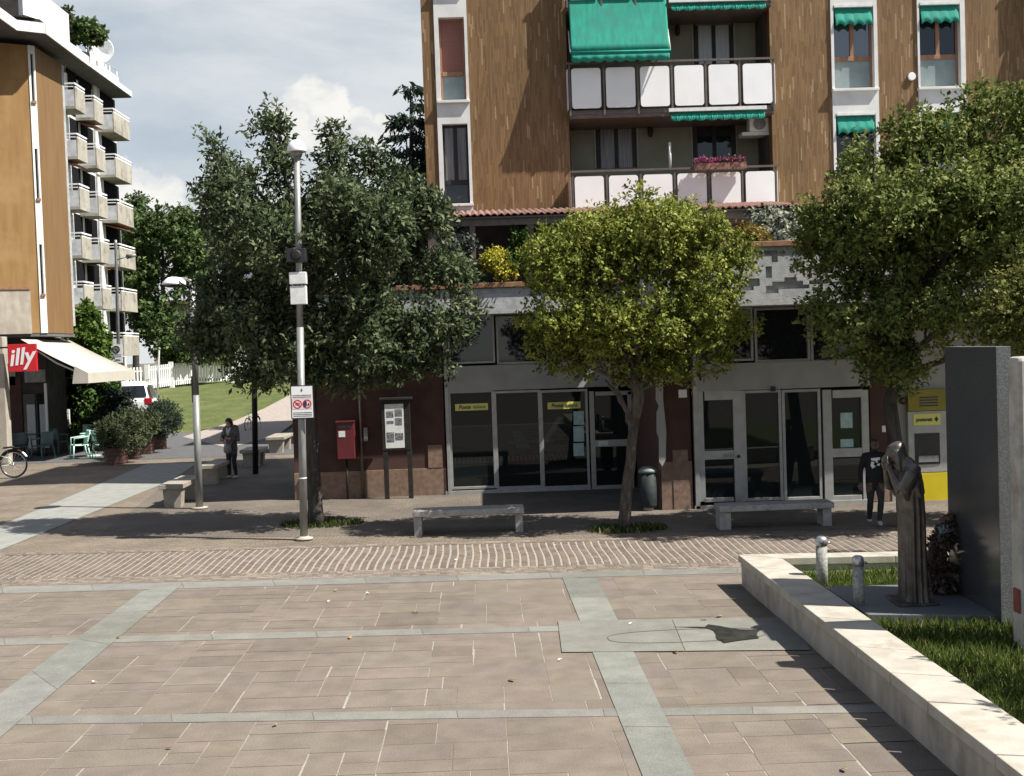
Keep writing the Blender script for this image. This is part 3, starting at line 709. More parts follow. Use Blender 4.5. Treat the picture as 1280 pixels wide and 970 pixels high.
# small round white vent beside the right window
c = W(1139,96,YU); b = MB(); b.tube([(c.x,YU-.06,c.z),(c.x,YU-.001,c.z)], .10, 16); b.build('vent', 'white_panel', bld, .01)

# loggia: back wall, slabs, doors
def px_z(px, py, Y): return W(px, py, Y).z
z_rail1, z_rail2 = px_z(840,75,YU-.35), px_z(840,210,YU-.35)
pitch_z = z_rail1 - z_rail2
zp1t, zp1b = px_z(840,82.5,YU-.35), px_z(840,132.5,YU-.35)
ph = zp1t-zp1b
def loggia(x0, x1, floors, detail=True):
    yb = YU+1.25
    b = MB(); b.box(x0+.002, x1-.002, yb, yb+.2, zb, ZT-.02); b.build('loggia_wall', 'green_wall', bld)
    b = MB()
    b.box(x0-.002, x0+.06, YU+.36, yb-.002, zb, ZT-.02); b.box(x1-.06, x1+.002, YU+.36, yb-.002, zb, ZT-.02)
    b.build('loggia_side', 'dark_wall', bld)
    for k in floors:
        zf = zp1b - .04 + k*pitch_z            # floor level
        b = MB(); b.box(x0, x1, YU-.30, yb-.004, zf-.20, zf); b.build('balcony_slab', 'brown_metal', bld)
        z0, z1 = zf+.04, zf+.04+ph; n = 6; wtot = x1-x0; pw = wtot/n
        bal = MB(); y = YU-.36
        bal.box(x0-.03, x1+.03, y-.02, y+.03, z1+.10, z1+.15)
        for i in range(n+1):
            xx = x0+.02+(wtot-.04)*i/n; bal.box(xx-.022, xx+.022, y, y+.04, zf-.14, z1+.097)
        bal.box(x0, x1, y+.045, y+.06, zf-.1, zf-.05)
        bo = bal.build('balcony_railing', 'brown_metal', bld)
        for i in range(n):
            cx0, cx1 = x0+pw*i+.065, x0+pw*(i+1)-.065; r = .07; pts = []
            for (cx,cz,a0) in ((cx1-r,z1-r,0),(cx0+r,z1-r,90),(cx0+r,z0+r,180),(cx1-r,z0+r,270)):
                for q in range(5):
                    a = math.radians(a0+22.5*q); pts.append((cx+r*math.cos(a), y-.012, cz+r*math.sin(a)))
            p = MB(); p.plate(pts, (0,.02,0)); p.build('panel', 'white_panel', bo)
        for xs in (x0-.035, x1+.015):
            p = MB(); p.box(xs, xs+.02, y+.06, YU-.02, z0, z1); p.build('side_panel', 'white_panel', bo)
    return yb
yb = loggia(xB0, xB1, (-1,0,1,2))
loggia(xE0, xE1, (-1,0,1,2))
def ldoor(x0,y0,x1,y1, gm, curt=None, fr='dark_metal'):
    X0,X1,Z0,Z1 = R(x0,y0,x1,y1,yb)
    f = MB(); t = .07; y = yb-.05
    f.box(X0-.05,X0+t,y,yb+.02,Z0,Z1); f.box(X1-t,X1+.05,y,yb+.02,Z0,Z1); f.box(X0+t,X1-t,y,yb+.02,Z1-t,Z1+.05); f.box((X0+X1)/2-.05,(X0+X1)/2+.05,y,yb+.02,Z0,Z1-t)
    w = f.build('balcony_door', fr, bld)
    p = MB(); p.box(X0+t,X1-t,yb-.025,yb-.012,Z0,Z1-t); p.build('pane', gm, w)
    s = MB(); s.box(X0-.09,X0-.055,yb-.03,yb-.002,Z0,Z1+.05); s.box(X1+.055,X1+.09,yb-.03,yb-.002,Z0,Z1+.05); s.build('trim', 'band_panel', w)
    return w, (X0,X1,Z0,Z1)
w_, r_ = ldoor(869,12,914,80,'curtain'); bb = MB(); bb.box(r_[0],r_[1],yb-.055,yb-.03,r_[3]-.42,r_[3]); bb.build('blind','dark_curtain',w_)
ldoor(868,142,917,206,'dark_glass'); ldoor(747,139,793,210,'dark_curtain')
ldoor(747,-60,793,78,'dark_glass')
# lamps on the loggia wall
for px, py in ((812,166),(846,40)):
    c = W(px,py,yb); b = MB(); b.lathe([(.02,.16),(.05,.12),(.075,.04),(.06,-.08),(.03,-.13)], (c.x, yb-.12, c.z), 10); b.box(c.x-.02,c.x+.02,yb-.12,yb-.002,c.z+.1,c.z+.13); b.build('wall_lamp', 'dark_metal', bld)
# air conditioner
X0,X1,Z0,Z1 = R(940,146,955,166,YU+.5); b = MB(); b.box(X0-.1,X1+.1,YU+.35,YU+.68,Z0,Z1); ac = b.build('air_conditioner', 'white_panel', bld, .02)
b = MB(); b.tube([((X0+X1)/2,YU+.335,(Z0+Z1)/2),((X0+X1)/2,YU+.349,(Z0+Z1)/2)], .16, 18); b.build('fan_grille','galvanised',ac)
b = MB(); b.box(X0-.3,X1+.2,YU+.33,YU+.75,Z0-.09,Z0-.004); b.build('bracket','pale_metal',ac)
c0_, c1_ = W(837,178,YU-.2), W(837,212,YU-.2); b = MB(); b.tube([(c0_.x,YU-.2,c1_.z),(c0_.x,YU-.2,c0_.z)], .035, 8); b.build('awning_post', 'pale_metal', bld)
# awnings over the loggia
X0,X1 = W(713,40,YU-.6).x, W(836,40,YU-.6).x; zb_, zt_ = px_z(775,64,YU-.62), px_z(775,-8,YU-.3)
a = MB(); n = 60; rows = []
for j in range(9):
    t = j/8; rows.append([(X0+(X1-X0)*i/n, YU-.30-.34*t+.02*math.sin(t*3.1), zt_+(zb_-zt_)*t) for i in range(n+1)])
rows.append([(X0+(X1-X0)*i/n, YU-.645, zb_-.22-.045*abs(math.sin(i/n*math.pi*9))) for i in range(n+1)])
a.grid(rows[:9]); a.grid(rows[8:])
aw = a.build('awning', 'green_awning', bld); sm = aw.modifiers.new('cloth','SOLIDIFY'); sm.thickness = .008
b = MB(); b.tube([(X0-.03,YU-.63,zb_-.01),(X1+.03,YU-.63,zb_-.01)], .03, 8); b.build('awning_bar','green_awning',aw)
b = MB()
for xx in (X0-.02,X1+.02): b.tube([(xx,YU-.3,zt_-.9),(xx,YU-.63,zb_)], .018, 6)
b.build('awning_arm','pale_metal',aw)
def rolled(x0,y0,x1,y1,parent=bld):
    X0,X1,Z0,Z1 = R(x0,y0,x1,y1,YU-.3); a = MB(); n = 56
    for i in range(n):
        u0,u1 = X0+(X1-X0)*i/n, X0+(X1-X0)*(i+1)/n; q0,q1 = [Z0-.045*abs(math.sin(k/n*math.pi*8)) for k in (i,i+1)]
        a.add([(u0,YU-.32,Z1),(u1,YU-.32,Z1),(u1,YU-.42,q1),(u0,YU-.42,q0)], [(0,1,2,3)], 0, True)
    aw = a.build('rolled_awning','green_awning',bld); sm = aw.modifiers.new('cloth','SOLIDIFY'); sm.thickness = .008
    b = MB(); b.box(X0-.05,X1+.05,YU-.40,YU-.28,Z1+.004,Z1+.09); b.build('awning_case','pale_metal',aw)
rolled(838,3,956,12); rolled(838,139,955,149)
# awning of the next loggia, outside the frame, whose shadow falls on the cladding
X0_, X1_ = xE0+.05, xE0+2.4
a = MB(); n = 40; rows = []
for j in range(7):
    t = j/6; rows.append([(X0_+(X1_-X0_)*i/n, YU-.30-.34*t, zt_-.25+(zb_-zt_)*t) for i in range(n+1)])
a.grid(rows)
aw = a.build('awning','green_awning',bld); sm = aw.modifiers.new('cloth','SOLIDIFY'); sm.thickness = .008

# ------------------------------------------------------------------ ground floor, left: wall and shopfront
zl_b, zl_t = px_z(620,392.5,YL-OV), px_z(610,360,YL-OV)
xs0, xs1 = W(556,550,YL).x, W(795,550,YL).x
xw0 = W(367,560,YL).x; xp = W(826,560,YR).x
b = MB()
b.box(xw0, xs0, YL, YL+.4, px_z(545,585,YL)-.02, zl_b-.003); b.box(xw0, xw0+.4, YL+.4, YL+4.5, -.05, zl_b-.003); 
b.build('ground_floor_wall','dark_red_render', bld)
zpl = px_z(545,585,YL)
b = MB(); b.box(xw0-.012, xs0+.004, YL-.022, YL+.38, -.05, zpl); 
b.build('stone_plinth','plinth_stone', bld, .006)
for px0, px1 in ((535.5,553.5),):
    X0,X1,_,_ = R(px0,560,px1,600,YL); b = MB(); b.box(X0,X1,YL-.03,YL-.004,zpl+.01,zpl+.55); b.build('stone_facing','plinth_stone',bld)
b = MB(); b.box(xw0-.02, xp-.1, YL-OV, YL+.34, zl_b, zl_t-.12); b.box(xw0-.02, xp-.1, YL-OV, YL-OV+.2, zl_t-.12, zl_t); b.build('terrace_fascia','grey_concrete', bld, .01)
b = MB(); b.box(xw0-.04, xp-.1, YL-OV-.06, YL-OV+.3, zl_t+.002, zl_t+.12); b.build('terrace_coping','coping_brown', bld, .01)
b = MB(); b.box(xw0, 16.4, YL+.34, YU+2, zl_b+.15, zl_b+.35); b.build('terrace_floor','grey_concrete', bld)
b = MB(); b.box(xw0+.4, 16.4, YL+3.6, YL+4.4, -.05, zl_b+.15); b.build('shop_back_wall','dark_wall', bld)

def glazed(cells, Y, name='shop_window', frame='aluminium', gm='shop_glass', t=.06, dep=.10):
    out = []
    for (x0,y0,x1,y1) in cells:
        X0,X1,Z0,Z1 = R(x0,y0,x1,y1,Y); f = MB()
        f.box(X0-t,X0,Y-.02,Y+dep,Z0-t,Z1+t); f.box(X1,X1+t,Y-.02,Y+dep,Z0-t,Z1+t); f.box(X0,X1,Y-.02,Y+dep,Z1,Z1+t); f.box(X0,X1,Y-.02,Y+dep,Z0-t,Z0)
        w = f.build(name, frame, bld, .006)
        p = MB(); p.box(X0,X1,Y+.035,Y+.05,Z0,Z1); p.build('pane', gm, w); out.append(w)
    return out
def bar(x0,y0,x1,y1,Y,name,m,d0=-.03,d1=.1,parent=bld,bevel=.005):
    X0,X1,Z0,Z1 = R(x0,y0,x1,y1,Y); b = MB(); b.box(X0,X1,Y+d0,Y+d1,Z0,Z1); return b.build(name,m,parent,bevel)
# clerestory
glazed([(562,397,615.5,452),(623,397,682,452),(689,397,744,452),(751,397,792,452)], YL, 'clerestory_window', gm='dark_glass', t=.05)
bar(557,454.3,795,486,YL,'band_panel','band_panel',-.05,.2)
glazed([(565,491,616,608),(622,491,674,607.5),(679.5,490,733,607)], YL)
bar(557,610.5,739,618,YL,'sill_rail','aluminium',-.05,.1)
b = MB(); b.box(xs0, xp, YL-.02, YL+.2, px_z(620,393,YL), zl_b-.002); b.build('lintel','band_panel',bld)
bar(556.5,393,561,620,YL,'corner_post','aluminium',-.06,.12)
dl = bar(738,489,744,613,YL,'shop_door','aluminium',-.04,.1)
for r in ((744,489,790,494),(744,549.5,786,558),(744,606,790,613),(786,489,791,613)): bar(*r,YL,'rail','aluminium',-.035,.09,dl)
bar(744,494,786,549.5,YL,'pane','shop_glass',.03,.045,dl,0); bar(744,558,786,606,YL,'pane','shop_glass',.03,.045,dl,0)
bar(748,551,760,557,YL,'handle_plate','paper',-.05,-.036,dl,0)
for (x0,y0,x1,y1) in ((569,504.5,610,513),(684.5,502.5,725.5,511)):
    s = bar(x0,y0,x1,y1,YL,'shop_sign','pale_yellow_sign',-.012,.02,bld,0)
    X0,X1,Z0,Z1 = R(x0,y0,x1,y1,YL)
    text('lettering','Poste',.125,((X0+X1)/2-.165,YL-.016,(Z0+Z1)/2),(math.pi/2,0,0),'sign_text_dark',s,1.0,0.15,.003)
    text('lettering','italiane',.125,((X0+X1)/2+.175,YL-.016,(Z0+Z1)/2),(math.pi/2,0,0),'sign_text_dark',s,.85,0.15)
for y0,y1,m in ((514,531,'paper_green'),(533,552,'paper_green'),(554,570,'paper_green')): bar(717,y0,730,y1,YL,'poster',m,.016,.03,bld,0)
# pale stools seen inside the shop
b = MB()
# ------------------------------------------------------------------ ground floor, right block
zr_b, zr_t = px_z(960,381.5,YR-OV), px_z(960,309,YR-OV)
zcb = px_z(960,386,YR)
xr0, xr1 = xp, 16.4
pw1 = W(864,560,YR).x
b = MB(); b.box(xr0, pw1, YR, YR+.35, .98, zr_b-.002); b.box(xr0, xr0+.3, YR+.35, YL-.16, .0, zr_b-.002); b.build('pillar_wall','dark_red_render',bld)
zpl2 = px_z(850,600,YR)
b = MB(); b.box(xr0-.012, pw1+.004, YR-.022, YR+.33, -.05, .975); b.build('pillar_plinth','plinth_stone',bld,.006)
X0,X1,_,_ = R(841,570,860,600,YR); b = MB(); b.box(X0,X1,YR-.035,YR-.024,-.02,zpl2); b.box(X0,X1,YR-.03,YR-.004,zpl2+.02,zpl2+.62); b.build('stone_facing','plinth_stone',bld)
bar(848,487,858.5,497,YR,'number_plate','sign_white',-.02,-.003)
def relief(name, x0, x1, z0, z1, y, nx, nz, seed, m, parent, depth=.09, fill=9, ux=Vector((1,0,0)), o=None, nrm=Vector((0,-1,0))):
    """cast panel with recessed bars: a grid of cells, each at the face or set back"""
    rg = random.Random(seed); g = [[0]*nx for _ in range(nz)]
    for _ in range(fill):
        wv, hv = (rg.choice(((2,1),(3,1),(1,3),(2,2),(1,2),(4,1)))); i, j = rg.randrange(1,nx-wv), rg.randrange(nz//4,nz-hv)
        for q in range(hv):
            for p in range(wv): g[j+q][i+p] = 1
    o = o or Vector((x0,y,0)); b = MB(); dx, dz = (x1-x0)/nx, (z1-z0)/nz
    def P(i,j,d): return o + ux*(dx*i) + Vector((0,0,z0+dz*j)) - nrm*d
    D = lambda i,j: depth if 0<=i<nx and 0<=j<nz and g[j][i] else 0.0
    for j in range(nz):
        for i in range(nx):
            d = D(i,j); b.sheet([P(i,j,d),P(i+1,j,d),P(i+1,j+1,d),P(i,j+1,d)])
            for (ii,jj,a,c) in ((i+1,j,(i+1,j),(i+1,j+1)),(i,j+1,(i,j+1),(i+1,j+1))):
                e = D(ii,jj)
                if e != d: b.sheet([P(*a,d),P(*c,d),P(*c,e),P(*a,e)])
    pl = b.build(name, m, parent)
    return pl
relief('relief_panel', xr0-.05, xr0+9.0, zr_b, zr_t, YR-OV-.09, 74, 15, 21, 'grey_concrete', bld, .08, 75)
b = MB(); b.box(xr0-.048, xr1, YR-OV, YR-OV+.2, zr_b+.001, zr_t-.01); b.box(xr0+9.0, xr1, YR-OV-.09, YR-OV, zr_b, zr_t); b.box(xr0-.048,xr0+.15,YR-OV+.2,YL-OV-.07,zr_b,zr_t-.01); b.build('parapet','grey_concrete',bld)
b = MB(); b.box(xr0-.1, xr1, YR-OV-.14, YR-OV+.26, zr_t+.002, zr_t+.11); b.build('parapet_coping','coping_brown',bld,.01)
b = MB(); b.box(xr0+.16, xr1, YR-OV+.201, YL+.33, zr_b+.002, zr_b+.3); b.build('terrace_floor','grey_concrete',bld)
b = MB(); b.box(xr0+.4, xr1, YR+3.0, YR+3.6, -.05, zr_b-.01); b.build('shop_back_wall','dark_wall',bld)
b = MB(); b.box(pw1, xr1, YR-.02, YR+.2, zcb+.04, zr_b-.002); b.build('lintel','band_panel',bld)
glazed([(873,387,938,449),(946,387,1009,449),(1016,387,1080,449)], YR, 'clerestory_window', gm='dark_glass', t=.05)
bar(868,452,1086,486,YR,'band_panel','band_panel',-.05,.2)
bar(866,386,871.5,637,YR,'corner_post','aluminium',-.06,.12)
bar(868,628,1086,634.5,YR,'sill_rail','aluminium',-.06,.1)
def adoor(x0,x1,y0,y1,gl):
    d = bar(x0,y0,x0+(gl[0][0]-x0),y1,YR,'shop_door','aluminium',-.04,.09)
    bar(gl[0][2],y0,x1,y1,YR,'stile','aluminium',-.04,.09,d)
    bar(gl[0][0],y0,gl[0][2],gl[0][1],YR,'rail','aluminium',-.038,.09,d); bar(gl[0][0],gl[0][3],gl[0][2],gl[1][1],YR,'rail','aluminium',-.038,.09,d); bar(gl[0][0],gl[1][3],gl[0][2],y1,YR,'rail','aluminium',-.038,.09,d)
    for g in gl: bar(*g,YR,'pane','shop_glass',.03,.045,d,0)
    return d
d1 = adoor(872,930,488,627,[(880,500,917,563),(880,574,917,622)])
c = W(922.5,570,YR); b = MB(); b.ball((c.x,YR-.08,c.z),.035); b.build('knob','black_plastic',d1)
bar(904,567,916,571,YR,'push_plate','galvanised',-.06,-.041,d1)
glazed([(933,491,974,622),(982,490,1023,621)], YR)
d2 = adoor(1029,1086,487,626,[(1040,497,1077,560),(1041,571,1079,619)])
bar(1051,516,1066,535,YR,'notice','paper_green',.016,.03,bld,0); bar(1051,549,1067,559,YR,'notice','paper_green',.016,.03,bld,0)
c = W(965,486,YR); b = MB(); b.box(c.x-.04,c.x+.04,YR-.14,YR-.055,c.z-.05,c.z+.05); b.build('door_sensor','black_plastic',bld)
# pillar and cash machine bay
X0,X1,_,_ = R(1088,480,1112,600,YR); b = MB(); b.box(X0,X1,YR-.01,YR+.3,0.0,zr_b); b.build('pillar_wall','dark_red_render',bld)
b = MB(); b.box(X0-.01,X1+.01,YR-.03,YR-.012,0.0,.72); b.build('stone_facing','plinth_stone',bld)
bar(1102,532,1108.5,540,YR,'number_plate','sign_white',-.03,-.012)
X2 = W(1190,550,YR).x
b = MB(); b.box(X1+.012,xr1,YR+.06,YR+.3,0.0,zr_b); b.build('bay_wall','band_panel',bld)
bar(1113,487,1118,640,YR,'corner_post','aluminium',-.05,.05)
bar(1133,486.5,1183,513,YR,'yellow_header','shaded_yellow',-.10,.055)
for k in range(4): bar(1147,495.5+k*3.4,1170,497.2+k*3.4,YR,'header_lettering','sign_text_dark',-.106,-.101,bld,0)
c = W(1128,501,YR); b = MB(); b.ball((c.x,YR-.02,c.z),.075); b.build('camera_dome','black_plastic',bld)
atm = bar(1134,513.5,1184,590,YR,'cash_machine','aluminium',-.07,.055)
sg = bar(1140,517,1173.5,531,YR,'machine_sign','pale_yellow_sign',-.085,-.071,atm,0)
X0,X1,Z0,Z1 = R(1140,517,1173.5,531,YR)
text('lettering','postamat',.105,((X0+X1)/2-.06,YR-.088,(Z0+Z1)/2),(math.pi/2,0,0),'sign_text_dark',sg,.85,0,.003)
c = W(1168.5,523.5,YR); b = MB(); s = .045
b.plate([(c.x-s,YR-.088,c.z),(c.x,YR-.088,c.z-s*1.3),(c.x+s,YR-.088,c.z),(c.x,YR-.088,c.z+s*1.3)],(0,-.003,0)); b.build('emblem','sign_text_dark',sg)
bar(1142,541,1173,580,YR,'screen_recess','black_plastic',-.082,-.071,atm,0); bar(1146,569,1171,577,YR,'keypad','galvanised',-.10,-.083,atm,.004)
bar(1150,590.5,1184,625.5,YR,'yellow_base','yellow_paint',-.07,.055); bar(1116,626,1250,631,YR,'bay_sill','pale_concrete',-.12,.055)
# white curved board on the flank above the bin
b = MB(); prof = [(824,470),(829,474),(829,500),(833,540),(832,575),(828,583),(824,577),(824,548),(821,540),(821,516),(824,508),(820,500),(820,478)]
Ysd = 23.45; b.plate([W(px,py,Ysd) for px,py in prof],(0,.05,0)); o = b.build('sign_board','band_panel',bld)

# ------------------------------------------------------------------ tiled canopy over the terrace
YC = YL-OV+.05; zf0, zf1 = px_z(620,268.5,YC), px_z(620,262.5,YU)
x0, x1 = W(529,266,YC).x, W(1001,260,YC).x
b = MB(); per = .155; n = int((x1-x0)/per); seg = 8; rows = []
for k in range(5):
    t = k/4; y = YC+(YU-.02-YC)*t; z = zf0+.0+(zf1-.03-zf0)*t; r = []
    for i in range(n*seg+1):
        ph_ = (i % seg)/seg; r.append((x0+per*i/seg, y, z+.05*abs(math.sin(math.pi*ph_))))
    rows.append(r)
b.grid(rows)
rf = b.build('canopy_roof','terracotta',bld); sm = rf.modifiers.new('tile','SOLIDIFY'); sm.thickness = .03
b = MB(); b.plate([(x0+.02,YC+.05,zf0-.03),(x1-.02,YC+.05,zf0-.03),(x1-.02,YU-.03,zf1-.075),(x0+.02,YU-.03,zf1-.075)],(0,0,-.04)); b.build('canopy_board','brown_metal',bld)
zbm0, zbm1 = px_z(620,281,YC), px_z(620,271.5,YC)
b = MB(); b.box(x0+.1,x1-.1,YC+.12,YC+.28,zbm0,zbm1); b.build('canopy_beam','brown_metal',bld)
for (pa,pb) in ((536,547),(588,595),(660,668),(745,752),(830,837),(905,912),(985,993)):
    X0,X1,_,_ = R(pa,300,pb,340,YC+.15); b = MB(); b.box(X0,X1,YC+.13,YC+.27,zl_b+.36,zbm0); b.build('canopy_post','brown_metal',bld)
b = MB(); b.box(XL,16.4,YU+.30,YU+.6,zl_b+.35,zb); b.build('terrace_wall','dark_wall',bld)
X0,X1,Z0,Z1 = R(548,283,590,345,YC+.16); b = MB(); b.box(X0,X1,YC+.30,YC+.34,zl_t+.12,zbm0); b.build('wind_screen','galvanised',bld)

# ------------------------------------------------------------------ the block behind, hidden by the first but throwing its shade on the path
rear = thing('rear_building', (8, 46, 0), 'plain pale block standing directly behind the brown apartment block', 'building')
b = MB(); b.box(-1.4,18,43.0,54,0,14.5); b.build('wall','house_pale',rear)
b = MB(); b.box(-1.6,18.4,42.6,54.4,14.5,14.8); b.build('roof','terracotta',rear)
for k in range(4):
    for y in (45,48.5,52):
        b = MB(); b.box(-1.43,-1.39,y-.6,y+.6,1.2+3.2*k,2.8+3.2*k); b.build('window','dark_glass',rear)
# ------------------------------------------------------------------ foliage
def leaf_mesh(name, P, D, Ln, wr, cols, m, rg, face=None):
    n = len(P); D = D/np.linalg.norm(D,axis=1,keepdims=True)
    rv = rg.normal(size=(n,3)) if face is None else face + rg.normal(size=(n,3))*.55; S = np.cross(D, rv); S /= np.linalg.norm(S,axis=1,keepdims=True)+1e-9
    Nn = np.cross(S, D); w_ = (Ln*wr)[:,None]; Lx = Ln[:,None]
    mid = P + D*Lx*.48 + Nn*Lx*.05; tip = P + D*Lx - Nn*Lx*.05*rg.uniform(0,2,(n,1))
    V = np.stack([P, mid+S*w_+Nn*w_*.35, tip, mid-S*w_+Nn*w_*.35],1).reshape(-1,3)
    Qs = np.arange(n)[:,None]*4 + np.arange(4)[None]
    return foreach_mesh(name, V, Qs, cols, m)

def crown_pts(lobes, nsp, m, rg, nsub=16, sub=.42, spread=.17, up=.35, inner=.15, droop=0.0):
    """sprigs of leaves gathered on many small clumps set round each lobe"""
    subs = []
    for c, r in lobes:
        c = np.array(c); r = np.array(r)
        subs.append((c, r*.72, 0.0))
        for _ in range(nsub):
            d = rg.normal(size=3); d /= np.linalg.norm(d)
            if d[2] < -.75: d[2] *= -.4
            k = sub*rg.uniform(.6,1.15); subs.append((c+d*r*(1.02-k*.62), r.mean()*np.array((k,k,k*.85)), rg.uniform(-1,1)))
    wt = np.array([np.prod(r)**(2/3) for _, r, _ in subs]); wt[[i*(nsub+1) for i in range(len(lobes))]] *= inner*3
    wt /= wt.sum(); idx = rg.choice(len(subs), nsp, p=wt)
    C = np.array([s[0] for s in subs])[idx]; Rr = np.array([s[1] for s in subs])[idx]; T = np.array([s[2] for s in subs])[idx]
    d = rg.normal(size=(nsp,3)); d /= np.linalg.norm(d,axis=1,keepdims=True)
    rad = rg.uniform(0,1,nsp)**.38
    P = C + d*Rr*rad[:,None]
    out = d + np.array((0,0,up))
    # leaves along each sprig
    ii = np.repeat(np.arange(nsp), m)
    sdir = out + rg.normal(size=(nsp,3))*.5; sdir /= np.linalg.norm(sdir,axis=1,keepdims=True)
    t = rg.uniform(0,1,len(ii))
    LP = P[ii] + sdir[ii]*(t*spread)[:,None] + rg.normal(size=(len(ii),3))*spread*.16
    LD = sdir[ii]*.55 + rg.normal(size=(len(ii),3))*.75 + np.array((0,0,-droop))
    return LP, LD, T[ii], ii, (d*.9+np.array((0,0,.75)))[ii]
def crown(name, lobes, nsp, m, leaf, wr, pal, mt, seed, parent=None, **kw):
    rg = np.random.default_rng(seed); P, D, T, ii, FN = crown_pts(lobes, nsp, m, rg, **kw); n = len(P)
    Ln = leaf*rg.uniform(.65,1.25,n)
    k = np.clip(.5 + .28*T + rg.normal(0,.24,n) + np.repeat(rg.normal(0,.16,nsp), m), 0, 1)[:,None]
    a, bb, c = [np.array(x) for x in pal]
    cols = np.where(k < .5, a*(1-2*k)+bb*2*k, bb*(2-2*k)+c*(2*k-1))
    o0 = np.array(ORG.get(parent.name,(0,0,0))) if parent else np.zeros(3)
    me = leaf_mesh(name, P-o0, D, Ln, wr, cols, mt, rg, FN)
    o = bpy.data.objects.new(name, me); COL.objects.link(o)
    if parent: o.parent = parent
    ORG[o.name] = Vector(o0); return o
def limbs(name, segs, m, parent):
    b = MB()
    for pts, rads in segs: b.tube(pts, rads, 9)
    return b.build(name, m, parent)
def bend(a, c, k, n=6, wob=.06, rg=random):
    a, c = Vector(a), Vector(c); out = []
    for i in range(n+1):
        t = i/n; p = a.lerp(c,t); p.z += k*math.sin(math.pi*t)*(c-a).length
        if 0<i<n: p += Vector((rg.uniform(-wob,wob),rg.uniform(-wob,wob),rg.uniform(-wob,wob)*.5))
        out.append(p)
    return out
def lobe(px, py, rx, ry, Y, dY=0.0, ryd=None):
    """a lobe whose middle is seen at (px, py) with half sizes in pixels, standing at depth Y+dY"""
    c = W(px,py,Y+dY); s = (Y+dY)/F
    return (tuple(c), (rx*s, (ryd if ryd else min(rx,ry)*s*1.0), ry*s))
def tree(name, base, fork, lobes, nsp, m, leaf, wr, pal, seed, label, group, r0=.13, bk='dark_bark', mt='leaf', extra=(), **kw):
    root = thing(name, base, label, 'tree', group)
    rr = random.Random(seed); segs = [(bend(base-Vector((0,0,.08)), fork, 0, 6, .025, rr), [r0*1.25]+[r0*(1-.05*i) for i in range(6)])]
    top = Vector(lobes[0][0]) + Vector((0,0,lobes[0][1][2]*.6)); fk_ = Vector(fork)
    segs.append((bend(fk_-Vector((0,0,.05)), top, 0, 6, .05, rr), [r0*.78*(1-.13*i) for i in range(7)]))
    for li, (c, r) in enumerate(lobes[1:]):
        t = min(.75, max(.0 if li < 2 else .12, (c[2]-r[2]*1.2-fk_.z)/max(.5, top.z-fk_.z)))
        st_ = fk_.lerp(top, t); e = st_.lerp(Vector(c), .9); segs.append((bend(st_-Vector((0,0,.05)), e, .05, 6, .07, rr), [r0*.42*(1-.13*i) for i in range(7)]))
        for _ in range(2):
            q = Vector(c) + Vector((rr.uniform(-1,1)*r[0],rr.uniform(-1,1)*r[1],rr.uniform(-.2,.9)*r[2]))*.7
            segs.append((bend(st_.lerp(Vector(c),.6), q, .03, 5, .06, rr), [r0*.16*(1-.15*i) for i in range(6)]))
    for pts, rad in extra: segs.append((pts, rad))
    limbs('trunk', segs, bk, root)
    crown('crown', lobes, nsp, m, leaf, wr, pal, mt, seed, root, **kw)
    return root

# left dark evergreen in front of the corner
B1 = G(395,656); Y = B1.y
OAK = ((.028,.044,.022),(.090,.122,.058),(.185,.215,.11))
tree('evergreen_oak', B1, W(389,500,Y),
     [lobe(395,330,100,110,Y,0,1.5), lobe(300,275,55,62,Y,-.2), lobe(338,168,18,36,Y,.2), lobe(346,212,28,30,Y,.1), lobe(263,188,12,20,Y,.1), lobe(280,222,24,28,Y,.1), lobe(421,196,20,34,Y,.3), lobe(465,198,14,18,Y,.2), lobe(492,228,26,28,Y,.1), lobe(415,240,34,26,Y,0), lobe(545,262,24,20,Y,0), lobe(505,275,52,50,Y,-.3), lobe(545,345,42,34,Y,.2), lobe(470,410,66,58,Y,-.6), lobe(312,400,58,64,Y,-.2), lobe(268,372,26,40,Y,.2), lobe(370,430,60,52,Y,-.5), lobe(545,410,40,28,Y,-.3), lobe(440,290,66,56,Y,-1.0), lobe(580,392,22,14,Y,-.2), lobe(320,455,40,36,Y,.2), lobe(490,455,44,30,Y,-.1), lobe(545,450,26,18,Y,0), lobe(262,420,26,34,Y,.1), lobe(420,470,40,34,Y,-.2)],
     6200, 9, .135, .21, OAK, 11, 'dark grey-green evergreen tree with a ragged crown beside the tall lamp post', 'trees along the shops', r0=.15, nsub=15, sub=.34, spread=.27, up=.2)
